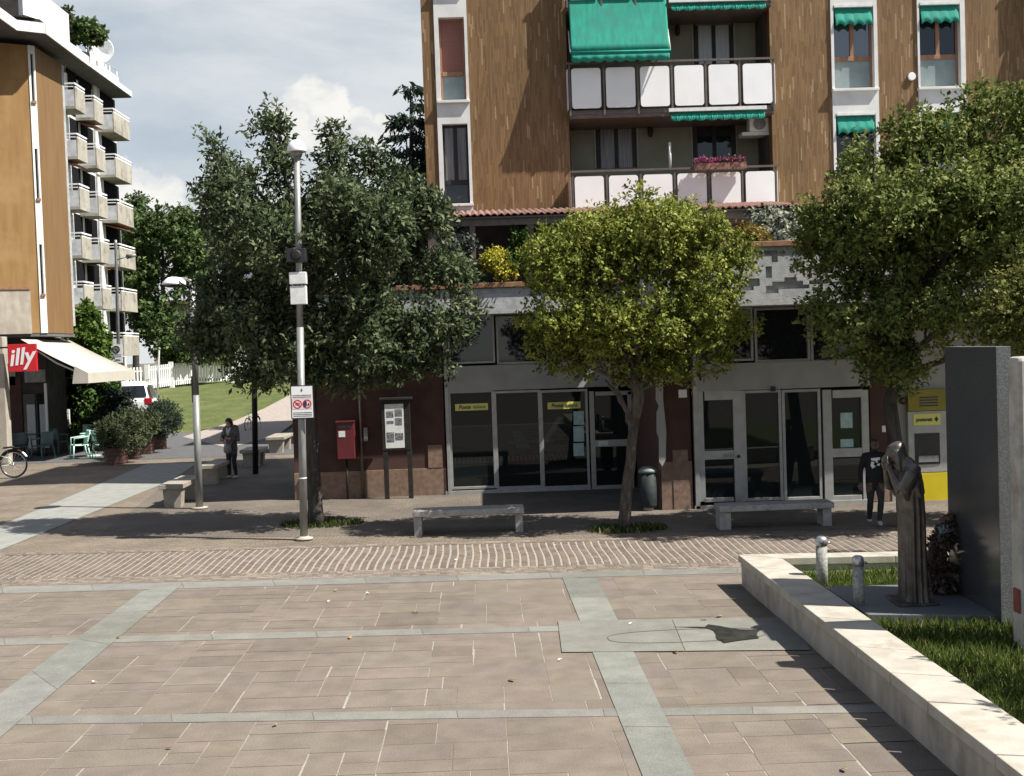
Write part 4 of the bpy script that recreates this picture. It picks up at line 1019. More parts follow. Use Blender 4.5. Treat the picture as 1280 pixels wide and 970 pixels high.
# round yellow-green tree before the post office
B2 = G(779,661); Y = B2.y
BAY = ((.062,.084,.014),(.205,.238,.040),(.335,.358,.088))
fk = W(793,530,Y)
t2 = tree('round_tree', B2, fk,
     [lobe(795,350,118,92,Y,0,1.65), lobe(735,335,72,62,Y,-.2), lobe(710,395,58,50,Y,-.1), lobe(800,285,85,46,Y,0), lobe(880,345,62,66,Y,.1), lobe(870,415,58,44,Y,-.1), lobe(800,415,80,46,Y,-.5), lobe(685,330,40,50,Y,.3), lobe(690,445,30,34,Y,.2), lobe(905,405,38,48,Y,.2), lobe(845,290,58,40,Y,-.3), lobe(740,450,40,28,Y,.3), lobe(888,450,28,24,Y,-.1), lobe(800,455,60,26,Y,.2), lobe(840,465,36,22,Y,-.3)],
     6400, 10, .085, .26, BAY, 12, 'small round-headed tree with yellow-green leaves in front of the post office', 'trees along the shops', r0=.115, bk='bark', nsub=14, sub=.34, spread=.17, up=.5,
     extra=[(bend(fk-Vector((0,0,.1)), W(757,475,Y), .05), [.055,.05,.045,.04,.035,.03,.025]), (bend(fk, W(745,450,Y), .12), [.05,.045,.04,.035,.03,.025,.02]), (bend(fk, W(812,440,Y), .0), [.075,.07,.065,.06,.055,.05,.045])])
# big tree to the right
B3 = G(1137,657); Y = B3.y; 
PLN = ((.046,.068,.016),(.155,.192,.045),(.275,.295,.10))
tree('broad_tree', B3, W(1112,500,Y),
     [lobe(1190,320,150,130,Y,0,2.0), lobe(1080,290,75,68,Y,-.2), lobe(1040,330,42,52,Y,.2), lobe(1100,220,62,46,Y,.1), lobe(1170,180,66,52,Y,0), lobe(1250,175,80,70,Y,.1), lobe(1330,230,90,90,Y,0), lobe(1075,395,66,58,Y,-.3), lobe(1110,450,42,40,Y,.1), lobe(1180,400,80,52,Y,-.8), lobe(1300,340,110,90,Y,-.4), lobe(1145,270,80,70,Y,-1.0), lobe(1230,270,80,80,Y,-1.2), lobe(1020,275,26,24,Y,-.1), lobe(1125,470,30,26,Y,-.4), lobe(1330,420,80,60,Y,0)],
     9000, 10, .105, .26, PLN, 13, 'broad full green tree on the right standing behind the bronze figure and the granite slab', 'trees along the shops', r0=.16, nsub=13, sub=.36, spread=.21, up=.4)
# nearer yellow-green tree at the right edge, in the memorial plot
Y = 16.3; B4 = Vector((W(1345,600,Y).x, Y, LZ-.03))
tree('laurel_tree', B4, W(1345,500,Y),
     [lobe(1345,400,95,72,Y,0,1.0), lobe(1275,385,48,45,Y,0), lobe(1250,420,36,26,Y,0), lobe(1400,360,80,60,Y,0), lobe(1310,350,50,34,Y,.1)],
     2600, 9, .08, .27, ((.055,.070,.014),(.135,.150,.035),(.25,.245,.075)), 14, 'low yellow-green tree at the right edge rising behind the top of the granite slab', 'trees in the memorial plot', r0=.09, nsub=13, sub=.36, spread=.17)
# a tree beyond the right edge whose shade dapples the wall and the lawn
Yq = 8.6; B5 = Vector((7.5, Yq, LZ-.03))
tree('laurel_tree', B5, B5+Vector((0,0,2.2)), [((7.6,Yq,3.6),(1.25,1.2,1.1)), ((6.7,Yq-.6,3.2),(.55,.5,.45)), ((8.2,Yq+.7,3.3),(.8,.8,.7))], 800, 9, .10, .26, PLN, 15, 'small tree beyond the right edge shading the lawn beside the wall', 'trees in the memorial plot', r0=.08, nsub=10, sub=.36)

# background park trees
FAR = ((.032,.056,.024),(.078,.115,.046),(.13,.175,.075))
FAR2 = ((.040,.070,.025),(.095,.145,.050),(.16,.215,.08))
far = [(205,345,62,112,86,FAR2,'full dark green park tree just right of the balconied block'),(280,330,60,105,96,FAR,'dark park tree behind the left side of the ragged evergreen'),
       (350,330,70,110,90,FAR,'dark park tree right behind the tall lamp post'),(430,330,62,100,98,FAR2,'park tree glimpsed through the right half of the ragged evergreen'),
       (500,350,55,90,92,FAR,'dark park tree next to the corner of the brown block'),(170,330,30,90,104,FAR,'dim tall tree in the gap beside the balconied block'),(560,360,50,80,100,FAR2,'park tree hidden mostly by the terrace corner')]
for i, (px, py, rx, ry, Y, pal, lab) in enumerate(far):
    g = W(px,470,Y); base = Vector((g.x, Y, 1.7)); s = Y/F
    rg_ = random.Random(i); lb = [lobe(px,py,rx*.8,ry*.75,Y)]
    for k in range(8):
        a = rg_.uniform(0,6.28); lb.append(lobe(px+math.cos(a)*rx*.62, py+math.sin(a)*ry*.62, rx*rg_.uniform(.32,.5), ry*rg_.uniform(.26,.4), Y, rg_.uniform(-1.5,1.5)))
    tree('park_tree', base, W(px,py+ry*.6,Y), lb, 1900, 8, .34, .30, pal, 40+i, lab, 'park trees behind the square', r0=.3, mt='far_leaf', nsub=9, sub=.42, spread=.55)
# cedar behind the left edge of the block
Y = 52.0; base = Vector((W(512,300,Y).x, Y, 0)); root = thing('cedar', base, 'tall dark cedar rising behind the left edge of the brown block', 'tree')
top = W(513,112,Y); b = MB(); b.tube([base, base.lerp(top,.5), top], [.4,.25,.03], 9); b.build('trunk','dark_bark',root)
rg_ = np.random.default_rng(9); P = []; D = []; Ts = []
for k in range(120):
    t = round(rg_.uniform(.35,1.0)*22)/22+rg_.normal(0,.004); z = base.z+(top.z-base.z)*t; ln = max(.25,(1.0-t)*5.2*rg_.uniform(.6,1.2)+.35); a = rg_.uniform(0,6.28)
    d = np.array((math.cos(a), math.sin(a), .12)); tone = rg_.uniform(-1,1)
    for j in range(int(34*ln)):
        u = rg_.uniform(.08,1)**.7; q = np.array((base.x+(top.x-base.x)*t, base.y, z)) + d*ln*u + np.array((0,0,-.55*u*u*ln*.45)) + rg_.normal(size=3)*np.array((.16,.16,.10))
        P.append(q); D.append(d*.6+rg_.normal(size=3)*.4+np.array((0,0,-.75))); Ts.append(tone)
P = np.array(P); D = np.array(D); Ts = np.array(Ts); n = len(P); k = np.clip(.45+.25*Ts+rg_.normal(0,.2,n),0,1)[:,None]
cols = np.array((.016,.030,.022))*(1-k)+np.array((.055,.078,.055))*k
me = leaf_mesh('crown', P-np.array(base), D, rg_.uniform(.22,.5,n), .16, cols, 'far_leaf', rg_); o = bpy.data.objects.new('crown', me); COL.objects.link(o); o.parent = root

# shrubs: hedge by the cafe, dark bush, tall bush at the wall, planters, terrace plants
HED = ((.022,.050,.012),(.055,.105,.022),(.11,.17,.045))
def shrub(name, label, cat, lobes, nsp, leaf, pal, seed, group=None, base=None, wr=.28, stem=True, mt='leaf', m=8, **kw):
    c = Vector(lobes[0][0]); base = base or Vector((c.x, c.y, 0))
    root = thing(name, base, label, cat, group)
    if stem:
        b = MB()
        for cc, r in lobes: b.tube(bend(base, cc, .04, 5, .03), [.03,.028,.024,.02,.015,.01], 6)
        b.build('stem','bark',root)
    crown('foliage', lobes, nsp, m, leaf, wr, pal, mt, seed, root, **kw); return root
shrub('tall_bush','tall bright green bush against the cafe corner below the lowest balconies','bush',[lobe(108,415,16,34,47),lobe(98,440,20,28,47.2),lobe(122,440,14,26,47)],1500,.20,((.045,.09,.015),(.10,.17,.03),(.17,.25,.06)),61)
shrub('hedge','dense dark green hedge behind the cafe tables under the awning','hedge',[lobe(75,490,22,48,47.5),lobe(100,490,26,46,47.5),lobe(128,500,24,38,47),lobe(85,540,28,28,47),lobe(120,535,28,28,46.6)],2600,.18,HED,62)
shrub('dark_bush','dark bush between the hedge and the parked white car','bush',[lobe(148,520,22,32,46),lobe(135,535,20,26,45.6)],900,.16,((.012,.022,.016),(.028,.045,.032),(.06,.08,.055)),63)
for i,(px,py,rx,ry,Y) in enumerate(((222,440,26,16,78),(262,440,30,18,80),(245,428,20,16,82))):
    shrub('garden_shrub','round garden shrub growing behind the white picket fence','shrub',[lobe(px,py,rx,ry,Y)],500,.32,FAR2,70+i,'shrubs behind the picket fence',Vector((W(px,py,Y).x,Y,1.65)),mt='far_leaf')
OLV = ((.035,.048,.022),(.08,.10,.048),(.14,.155,.085)); DRK = ((.020,.032,.020),(.042,.062,.038),(.08,.10,.065))
def planter(px, py, wpx, hpx, lobes, pal, seed, lab):
    c = G(px,py); s = c.y/F; wd, ht = wpx*s, hpx*s
    root = thing('planter', c, lab, 'planter', 'planters along the cafe terrace')
    b = MB(); hw = wd/2
    n = 4
    for k in range(n):
        z0, z1 = ht*k/n+.01, ht*(k+1)/n-.008
        b.box(c.x-hw,c.x+hw,c.y-hw,c.y-hw+.03,z0,z1); b.box(c.x-hw,c.x+hw,c.y+hw-.03,c.y+hw,z0,z1); b.box(c.x-hw,c.x-hw+.03,c.y-hw+.031,c.y+hw-.031,z0,z1); b.box(c.x+hw-.03,c.x+hw,c.y-hw+.031,c.y+hw-.031,z0,z1)
    b.box(c.x-hw+.035,c.x+hw-.035,c.y-hw+.035,c.y+hw-.035,.02,ht-.05)
    b.build('box','wood_box',root)
    b = MB()
    for cc, r in lobes: b.tube(bend((c.x,c.y,ht-.08), cc, .05, 5, .03), [.02,.018,.016,.014,.012,.01], 6)
    b.build('stem','bark',root); crown('foliage', lobes, 750, 9, .13, .16, pal, 'leaf', seed, root, nsub=10, sub=.42, spread=.22)
def pc(px,py): return G(px,py).y
Y=pc(146,579); planter(146,579,22,20,[lobe(150,540,26,24,Y),lobe(140,550,18,20,Y)],OLV,81,'nearest wooden planter with a feathery olive green shrub beside the mint chairs')
Y=pc(165,573); planter(165,573,18,18,[lobe(172,538,22,24,Y)],OLV,82,'second wooden planter with an olive green shrub, just behind the nearest one')
Y=pc(183,567); planter(183,567,16,17,[lobe(186,530,20,24,Y)],DRK,83,'wooden planter with a darker shrub, third along the cafe terrace')
Y=pc(199,561); planter(199,561,15,16,[lobe(204,520,19,24,Y)],DRK,84,'farthest wooden planter with a dense dark green shrub beside the shaded path')
tz = zl_b+.36
def tbase(px, Y): return Vector((W(px,350,Y).x, Y, tz))
YT = YC+.25
shrub('climbing_plant','grey-green climber on the left screen of the tiled terrace','climber',[lobe(562,305,22,24,YT),lobe(585,318,14,20,YT),lobe(556,330,18,18,YT)],700,.09,((.04,.05,.04),(.09,.105,.085),(.18,.19,.17)),91,None,tbase(562,YT))
shrub('terrace_shrub','pale green grassy shrub left on the terrace parapet','shrub',[lobe(578,340,16,13,YT),lobe(590,346,10,9,YT)],320,.10,((.06,.09,.03),(.13,.18,.06),(.22,.27,.11)),92,None,tbase(578,YT),wr=.12)
shrub('yellow_shrub','bright yellow-leaved shrub on the terrace parapet under the tiles','shrub',[lobe(618,331,16,15,YT-.1),lobe(628,336,12,13,YT-.1)],520,.075,((.20,.22,.02),(.50,.46,.05),(.68,.62,.16)),93,None,tbase(618,YT))
shrub('terrace_shrub','dark green leafy shrub on the terrace right of the yellow one','shrub',[lobe(645,330,16,20,YT),lobe(655,320,12,14,YT),lobe(650,300,10,16,YT)],520,.09,HED,94,None,tbase(645,YT))
rg_ = np.random.default_rng(5); base = tbase(606,YT-.15); root = thing('agave', base, 'spiky narrow-leaved plant between the terrace shrubs', 'plant')
n = 40; D = rg_.normal(size=(n,3)); D[:,2] = np.abs(D[:,2])+.7; me = leaf_mesh('foliage', np.zeros((n,3)), D, rg_.uniform(.2,.42,n), .06, np.tile(np.array((.05,.085,.04)),(n,1))*rg_.uniform(.6,1.5,(n,1)), 'leaf', rg_); o = bpy.data.objects.new('foliage', me); COL.objects.link(o); o.parent = root; o.location.z = .25
b = MB(); b.lathe([(.10,0),(.14,.26)],base,12); b.build('pot','terracotta',root)
shrub('variegated_ivy','white-and-green variegated ivy hanging at the right end of the tiled canopy','climber',[lobe(968,285,22,20,YT-.2),lobe(990,290,22,26,YT-.2),lobe(950,275,12,12,YT-.2),lobe(1000,310,14,14,YT-.2)],700,.11,((.05,.065,.04),(.30,.32,.24),(.62,.62,.52)),95,None,tbase(975,YT),wr=.34)
shrub('bronze_shrub','russet-leaved low shrub on the parapet left of the variegated ivy','shrub',[lobe(932,297,14,9,24.0),lobe(948,300,12,7,24.0)],300,.08,((.10,.065,.015),(.22,.15,.03),(.32,.26,.08)),96,None,Vector((W(935,300,24.0).x,24.0,zr_t-.35)))
# geraniums on the balcony rail
root_c = W(900,205,YU-.55); root = thing('flower_box', root_c, 'balcony flower box full of pink-purple flowers', 'flower box')
X0,X1 = W(868,205,YU-.55).x, W(932,205,YU-.55).x; b = MB(); b.box(X0,X1,YU-.65,YU-.45,root_c.z-.14,root_c.z+.02); b.build('box','terracotta',root)
rg_ = np.random.default_rng(8); n = 900; P = np.c_[rg_.uniform(X0,X1,n), YU-.55+rg_.normal(0,.07,n), root_c.z+.04+np.abs(rg_.normal(0,.05,n))]; fl = rg_.random(n) < .5
cols = np.where(fl[:,None], np.array((.42,.06,.22))*rg_.uniform(.6,1.3,(n,1)), np.array((.04,.08,.02))*rg_.uniform(.6,1.5,(n,1)))
me = leaf_mesh('flowers', P-np.array(root_c), rg_.normal(size=(n,3))+np.array((0,0,.6)), rg_.uniform(.04,.08,n), .4, cols, 'leaf', rg_); o = bpy.data.objects.new('flowers', me); COL.objects.link(o); o.parent = root

# ------------------------------------------------------------------ stone benches
def slab_bench(p0, p1, zb0, dpt, label, y_top, y_und, leg):
    """bench seen side on: p0, p1 the two front feet in pixels"""
    a = G(*p0); c = G(*p1); 
    root = thing('stone_bench', ((a+c)/2).to_tuple(), label, 'bench', 'stone benches on the square')
    Yb = (a.y+c.y)/2
    X0,X1 = W(leg[0],y_top,Yb).x, W(leg[1],y_top,Yb).x; zt_, zu = W((p0[0]+p1[0])/2,y_top,Yb).z, W((p0[0]+p1[0])/2,y_und,Yb).z
    b = MB(); b.box(X0,X1,Yb-.05,Yb+dpt,zu,zt_); b.build('seat','marble_bench',root,.012)
    for px in ((leg[2],leg[3]),(leg[4],leg[5])):
        A,B = W(px[0],p0[1]-8,Yb).x, W(px[1],p0[1]-8,Yb).x
        b = MB(); b.box(A,B,Yb+.0,Yb+dpt-.06,-.02,zu-.002); b.build('leg','marble_bench',root,.01)
    return root
slab_bench((520,668),(650,665),0,.45,'long weathered marble bench in front of the left shop windows',636.5,644,(515.5,655,517.5,527.5,644.5,654))
slab_bench((906,660),(1035,658),0,.45,'long weathered marble bench in front of the right-hand shop doors',630,637.5,(898.5,1042,900,914,1029,1040))
def pedestal_bench(p, wpx, label, hpx, length=1.9, lit=0):
    a = G(*p); s = a.y/F; wd = wpx*s; ht = hpx*s
    root = thing('stone_bench', a, label, 'bench', 'stone benches on the square')
    b = MB(); b.box(a.x-wd*.62,a.x+wd*.62,a.y-.12,a.y+length,ht-.11,ht); b.build('seat','beige_stone',root,.012)
    for y0 in (a.y, a.y+length-.42):
        b = MB(); t, u = wd*.5, wd*.42
        b.add([(a.x-u,y0,-.02),(a.x+u,y0,-.02),(a.x+u,y0+.3,-.02),(a.x-u,y0+.3,-.02),(a.x-t,y0,ht-.112),(a.x+t,y0,ht-.112),(a.x+t,y0+.3,ht-.112),(a.x-t,y0+.3,ht-.112)],[(0,3,2,1),(4,5,6,7),(0,1,5,4),(1,2,6,5),(2,3,7,6),(3,0,4,7)])
        b.build('leg','beige_stone',root,.008)
pedestal_bench((216,634),24,'sunlit beige stone bench seen end-on beside the hooded lamp post',29)
pedestal_bench((263,605),19,'shaded stone bench seen end-on just left of the standing woman',24)
pedestal_bench((314,583),21,'stone bench with a sunlit top behind the dark thin pole',21,1.2)
pedestal_bench((345,566),19,'shaded stone bench farthest back beside the building corner',20)

# ------------------------------------------------------------------ poles and lamps
P1 = G(380,674); Y = P1.y; s1 = Y/F
root = thing('lamp_post', P1, 'tall grey lamp post with a white dome cap, black speaker, boxes and a prohibition sign', 'lamp post')
tp = W(371,190,Y)
b = MB(); b.tube([P1, P1.lerp(tp,.55)], [.072,.066], 14); b.tube([P1.lerp(tp,.55)+Vector((0,0,-.01)), tp], [.060,.055], 14); b.build('pole','galvanised',root)
b = MB(); b.lathe([(.17,0),(.17,.03),(.10,.035),(.09,.06)],P1,14); b.build('base_plate','pale_concrete',root)
b = MB(); r = 12*s1; b.lathe([(.02,-.10),(.10,-.06),(.11,0)],tp,16); b.build('lamp_neck','galvanised',root)
b = MB(); b.lathe([(r*.98,.0),(r,.02),(r*.96,r*.5),(r*.75,r*.95),(r*.45,r*1.18),(.01,r*1.27)],tp,22); b.build('lamp_cap','sign_white',root)
def onpole(px,py): return W(px,py,Y)
X0,X1,Z0,Z1 = R(361,312,385,329,Y); b = MB(); b.box(X0,X1,Y-.30,Y-.08,Z0,Z1); sp_ = b.build('speaker','black_plastic',root,.015)
cc = Vector(((X0+X1)/2,Y-.305,(Z0+Z1)/2)); b = MB(); b.lathe([(.10,0),(.07,.004),(.02,.008)],(0,0,0),16); b.v = [(cc.x+x,cc.y-z,cc.z+y) for x,y,z in b.v]; b.build('cone','dark_metal',sp_)
X0,X1,Z0,Z1 = R(364,341,385,356,Y); b = MB(); b.box(X0,X1,Y-.24,Y-.078,Z0,Z1); b.build('junction_box','pale_metal',root,.01)
X0,X1,Z0,Z1 = R(365,358,385,381,Y); b = MB(); b.box(X0,X1,Y-.22,Y-.076,Z0,Z1); b.build('control_box','pale_metal',root,.01)
X0,X1,Z0,Z1 = R(363.5,481.5,392.5,523.5,Y-.1); b = MB(); b.box(X0,X1,Y-.12,Y-.10,Z0,Z1); sn = b.build('sign','black_plastic',root,.004)
b = MB(); b.box(X0+.02,X1-.02,Y-.126,Y-.121,Z0+.02,Z1-.02); b.build('sign_face','sign_white',sn)
b = MB(); zm = Z0+(Z1-Z0)*.44; b.box(X0+.03,X1-.03,Y-.129,Y-.1265,zm-.09,zm+.10); b.build('pink_field','sign_pink',sn)
def ringp(cx,cz,r,y,name,m,parent,slash=True):
    b = MB(); n = 28
    for i in range(n):
        a,d = 2*math.pi*i/n, 2*math.pi*(i+1)/n
        b.sheet([(cx+r*math.cos(a),y,cz+r*math.sin(a)),(cx+r*math.cos(d),y,cz+r*math.sin(d)),(cx+.76*r*math.cos(d),y,cz+.76*r*math.sin(d)),(cx+.76*r*math.cos(a),y,cz+.76*r*math.sin(a))])
    if slash:
        q = .707*r*.85; t = .07*r; b.sheet([(cx-q-t,y-.001,cz+q-t),(cx-q+t,y-.001,cz+q+t),(cx+q+t,y-.001,cz-q+t),(cx+q-t,y-.001,cz-q-t)])
    return b.build(name,m,parent)
ringp(X0+.125,zm,.082,Y-.131,'ban_symbol','sign_red',sn); ringp(X1-.125,zm,.082,Y-.131,'ban_symbol','sign_red',sn,False)
b = MB(); cx = X1-.125; b.plate([(cx-.06,Y-.134,zm-.045),(cx-.02,Y-.134,zm-.06),(cx+.0,Y-.134,zm-.02),(cx-.005,Y-.134,zm+.05),(cx-.04,Y-.134,zm+.055),(cx-.065,Y-.134,zm+.02)],(0,.002,0)); b.plate([(cx+.02,Y-.134,zm-.03),(cx+.045,Y-.134,zm-.03),(cx+.045,Y-.134,zm+.02),(cx+.02,Y-.134,zm+.01)],(0,.002,0)); b.build('pictogram','sign_text_dark',sn)
b = MB(); cx = X0+.125; b.plate([(cx-.045,Y-.1295,zm-.02),(cx+.04,Y-.1295,zm-.03),(cx+.045,Y-.1295,zm+.02),(cx-.02,Y-.1295,zm+.035)],(0,.001,0)); b.build('pictogram','print_dark',sn)
b = MB()
for k in range(4): b.box(X0+.04,X1-.04,Y-.1285,Y-.1265,Z1-.19-.032*k,Z1-.177-.032*k)
for k in range(3): b.box(X0+.04,X1-.04,Y-.1285,Y-.1265,Z0+.045+.032*k,Z0+.058+.032*k)
b.build('small_print','print_dark',sn)
b = MB(); b.ball(((X0+X1)/2,Y-.128,Z1-.085),(.018,.004,.03)); b.build('crest','print_dark',sn)
b = MB(); b.lathe([(.074,0),(.074,.02)],P1.lerp(tp,.158),14); b.build('white_collar','sign_white',root)
# hooded lamp post
P2 = G(249.5,635); Y = P2.y; tp = W(240,352,Y)
root = thing('lamp_post', P2, 'grey lamp post with a wide pale hood leaning out left, left of the ragged evergreen', 'lamp post')
b = MB(); b.tube([P2,P2.lerp(tp,.5)],[.085,.08],14); b.tube([P2.lerp(tp,.5),tp],[.072,.065],14); b.build('pole','galvanised',root)
b = MB(); b.lathe([(.19,0),(.19,.02),(.10,.03)],P2,14); b.build('base_plate','pale_concrete',root)
X0,X1,Z0,Z1 = R(240,470,245,503,Y); b = MB(); b.box(X0,X1+.02,Y-.06,Y+.06,Z0,Z1); b.build('fuse_box','dark_metal',root,.01)
e = W(219,350,Y); b = MB(); b.tube(bend(tp,e+Vector((.1,0,.02)),.1,5,0),[.035]*6,8); b.build('arm','galvanised',root)
b = MB(); b.lathe([(.30,-.115),(.29,-.07),(.20,.02),(.16,.05),(.04,.07)],(0,0,0),20); b.v = [(e.x+x*1.0,e.y+y,e.z+z-.05*x) for x,y,z in b.v]; b.build('lamp_hood','sign_white',root)
b = MB(); b.lathe([(.27,-.13),(.2,-.16),(.05,-.175)],e,18); b.build('lamp_bowl','dark_metal',root)
# thin dark pole with a small lamp, further back
P3 = G(319.5,592); Y = P3.y; tp = W(316,348,Y)
root = thing('lamp_post', P3, 'thin dark lamp post in the shade right of the standing woman', 'lamp post')
b = MB(); b.tube([P3,tp],[.085,.075],12); b.build('pole','dark_metal',root)
b = MB(); b.lathe([(.26,0),(.24,.10),(.10,.20),(.03,.24)],tp,16); b.build('lamp_cap','sign_white',root)
# sign pole by the balconied block
Y = 52.0; q = W(149,505,Y); P4 = Vector((q.x,Y,0)); tp = W(144.5,300,Y)
root = thing('street_light', P4, 'slim grey street light with a no-parking sign in front of the lower balconies', 'street light')
b = MB(); b.tube([P4,P4.lerp(tp,.98),tp,W(150,322,Y)][:2]+[tp],[.09,.065,.06],10); b.build('pole','galvanised',root)
b = MB(); b.tube([W(145,325,Y),W(158,321,Y)],[.03,.03],6); b.tube([W(158,321,Y),W(170,319,Y)],[.11,.06],8,flat=.4); b.build('lamp_head','galvanised',root)
X0,X1,Z0,Z1 = R(139,430.5,154,453.5,Y); b = MB(); b.box(X0,X1,Y-.13,Y-.10,Z0,Z1); sn = b.build('sign','sign_white',root)
zm = Z0+(Z1-Z0)*.72; cx=(X0+X1)/2; b = MB(); b.lathe([(.16,0),(.16,.006)],(0,0,0),20); b.v=[(cx+x,Y-.131-z,zm+y) for x,y,z in b.v]; b.build('disc','print_dark',sn); ringp(cx,zm,.17,Y-.141,'ban_symbol','dark_metal',sn)
b = MB(); b.box(X0+.06,X1-.06,Y-.133,Y-.131,Z0+.33,Z0+.37); b.build('small_print','print_dark',sn); b = MB(); b.box(X0+.06,X1-.06,Y-.133,Y-.131,Z0+.25,Z0+.29); b.build('small_print','print_dark',sn); b = MB(); b.plate([(cx-.16,Y-.133,Z0+.06),(cx+.17,Y-.133,Z0+.08),(cx+.17,Y-.133,Z0+.14),(cx,Y-.133,Z0+.17)],(0,.002,0)); b.build('tow_symbol','print_dark',sn)
Y = 56.0; q0 = W(193,505,Y); q1 = W(199,436,Y); P5 = Vector((q0.x,Y,0)); root = thing('marker_pole', P5, 'thin leaning grey pole rising beside the parked white car', 'pole')
b = MB(); b.tube([P5,q1],[.06,.045],8); b.build('pole','galvanised',root); b = MB(); b.ball(q1,.07); b.build('cap','galvanised',root)

# ------------------------------------------------------------------ red post box, notice board, bin
Yq = 27.1; X0,X1,Z0,Z1 = R(421,528,441,574,Yq); root = thing('post_box', ((X0+X1)/2,Yq,0), 'red letter box on a thin dark post against the brown wall', 'post box')
b = MB(); b.box(X0,X1+.04,Yq,Yq+.36,Z0,Z1); bo = b.build('body','red_paint',root,.012)
b = MB(); b.box(X0-.015,X1+.055,Yq-.03,Yq+.37,Z1+.003,Z1+.03); b.build('lid','red_paint',bo)
b = MB(); b.box(X0+.05,X1-.02,Yq-.012,Yq-.001,Z1-.13,Z1-.07); b.build('slot','black_plastic',bo)
b = MB(); b.box(X0+.05,X0+.20,Yq-.008,Yq-.001,Z1-.34,Z1-.20); b.build('label_plate','paper',bo)
b = MB(); b.tube([((X0+X1)/2,Yq+.18,-.02),((X0+X1)/2,Yq+.18,Z0)],.03,8); b.build('post','dark_metal',root)
b = MB(); q = W(452,560,YL-.05); b.tube([(q.x,YL-.08,0),(q.x,YL-.08,W(452,440,YL).z)],.035,8); o = b.build('drain_pipe','brown_metal',bld)
bar(455,534,460,551,YL,'meter_box','galvanised',-.12,-.002)
Yq = 27.0; X0,X1,Z0,Z1 = R(477,500,513,563,Yq); root = thing('notice_board', ((X0+X1)/2,Yq,0), 'dark framed notice board on two legs showing a pale poster', 'notice board')
b = MB(); b.box(X0,X1,Yq,Yq+.09,Z0,Z1); fr = b.build('frame','dark_metal',root,.01)
b = MB(); b.box(X0-.04,X1+.06,Yq-.06,Yq+.14,Z1+.002,Z1+.06); b.build('hood','dark_metal',root,.008)
a,c,d,e_ = R(481.5,505,505,560,Yq); b = MB(); b.box(a,c,Yq-.006,Yq-.001,d,e_); ps = b.build('poster','paper',fr)
b = MB(); ww, hh = c-a, e_-d
for (u0,v0,u1,v1) in ((.08,.70,.46,.84),(.54,.72,.92,.88),(.08,.56,.46,.62),(.54,.52,.9,.68),(.06,.14,.46,.36),(.52,.18,.94,.34)): b = MB(); b.box(a+ww*u0,a+ww*u1,Yq-.010,Yq-.0065,d+hh*v0,d+hh*v1); b.build('picture','print_dark',ps)
for xx in (X0+.02,X1-.09): b = MB(); b.box(xx-.01,xx+.10,Yq+.01,Yq+.08,-.02,Z0-.002); b.build('leg','dark_metal',root)
c = G(811,637); root = thing('litter_bin', c, 'dark round litter bin with a pale lid beside the brown pillar', 'litter bin')
s = c.y/F; r = 11*s; h = 54*s
b = MB(); b.lathe([(r*.86,.06),(r*.95,.1),(r,h*.86)],c,20); b.build('body','bin_green',root)
b = MB(); b.lathe([(r*1.08,h*.87),(r*1.06,h*.93),(r*.6,h*1.0),(.02,h*1.02)],c,20); b.build('lid','bin_lid',root)
b = MB(); b.lathe([(r*.6,-.01),(r*.6,.055)],c,14); b.build('foot','pale_concrete',root)

# ------------------------------------------------------------------ memorial: plinth, slabs, bollards, wreath
zp = LZ+.09
root = thing('memorial_plinth', PL[0].to_tuple(), 'low dark granite platform under the bronze figure and the wreath', 'platform')
root.location.z = LZ-.03; ORG[root.name] = Vector(root.location)
b = MB(); b.prism([(p.x,p.y) for p in PL], LZ-.06, zp); b.build('slab','plinth_granite',root,.006)
ga, gb = G(1187,736,zp), G(1251.5,772,zp); gz = W(1181,433.5,ga.y).z
root = thing('granite_slab', ((ga+gb)/2).to_tuple(), 'tall dark polished granite slab standing behind the wreath', 'monument')
u = (gb-ga).normalized(); nrm = Vector((-u.y,u.x,0)); 
if nrm.x < 0: nrm = -nrm
th = .155
b = MB(); b.prism([((p).x,(p).y) for p in (ga,gb,gb+nrm*th,ga+nrm*th)], LZ-.05, gz); ob = b.build('slab',['granite_polished','granite_rough'],root,.004)
for p in ob.data.polygons:
    n_ = p.normal
    if abs(n_.dot(Vector((u.x,u.y,0)))) > .8 or n_.z > .8: p.material_index = 1
ma = G(1273,815,LZ); mz = W(1270,446,ma.y).z
root = thing('marble_slab', ma, 'pale stained marble slab with a rounded top at the right edge, past the granite slab', 'monument')
b = MB(); x0 = W(1275.5,640,ma.y).x; prof = []
zz = [LZ-.05]+[mz-.06, mz-.015, mz]
b.box(x0,x0+1.5,ma.y,ma.y+.24,LZ-.05,mz); b.build('slab','marble_slab',root,.045)
X0,X1,Z0,Z1 = R(1261,738,1272,768,ma.y+.02); b = MB(); b.box(x0-.016,x0-.002,ma.y+.03,ma.y+.16,Z0,Z1); b.build('plaque','plaque_red',root,.004)
for px, py, tpx, tpy, lab in ((1074,765,1073,694,'nearer stone bollard with a steel cap by the end of the granite platform'),(1028,733,1026.5,670,'farther stone bollard with a steel cap on the grass inside the wall')):
    c = G(px,py,LZ); s = c.y/F; h = W(tpx,tpy,c.y).z-LZ; r = 7.2*s
    root = thing('bollard', c, lab, 'bollard', 'bollards in the memorial plot')
    b = MB(); b.lathe([(r,-.05),(r*.98,h-.12)],c,16); b.build('shaft','bollard_stone',root)
    b = MB(); b.lathe([(r*1.03,h-.118),(r*1.03,h-.05),(r*.93,h-.02),(r*.6,h-.005),(.005,h)],c,16); cp_ = b.build('cap','steel_cap',root)
    b = MB(); b.tube([c+Vector((r*.9,0,h-.09)),c+Vector((r+.025,0,h-.085)),c+Vector((r+.045,.0,h-.10))],[.012,.014,.008],8); b.build('chain_hook','steel_cap',cp_)
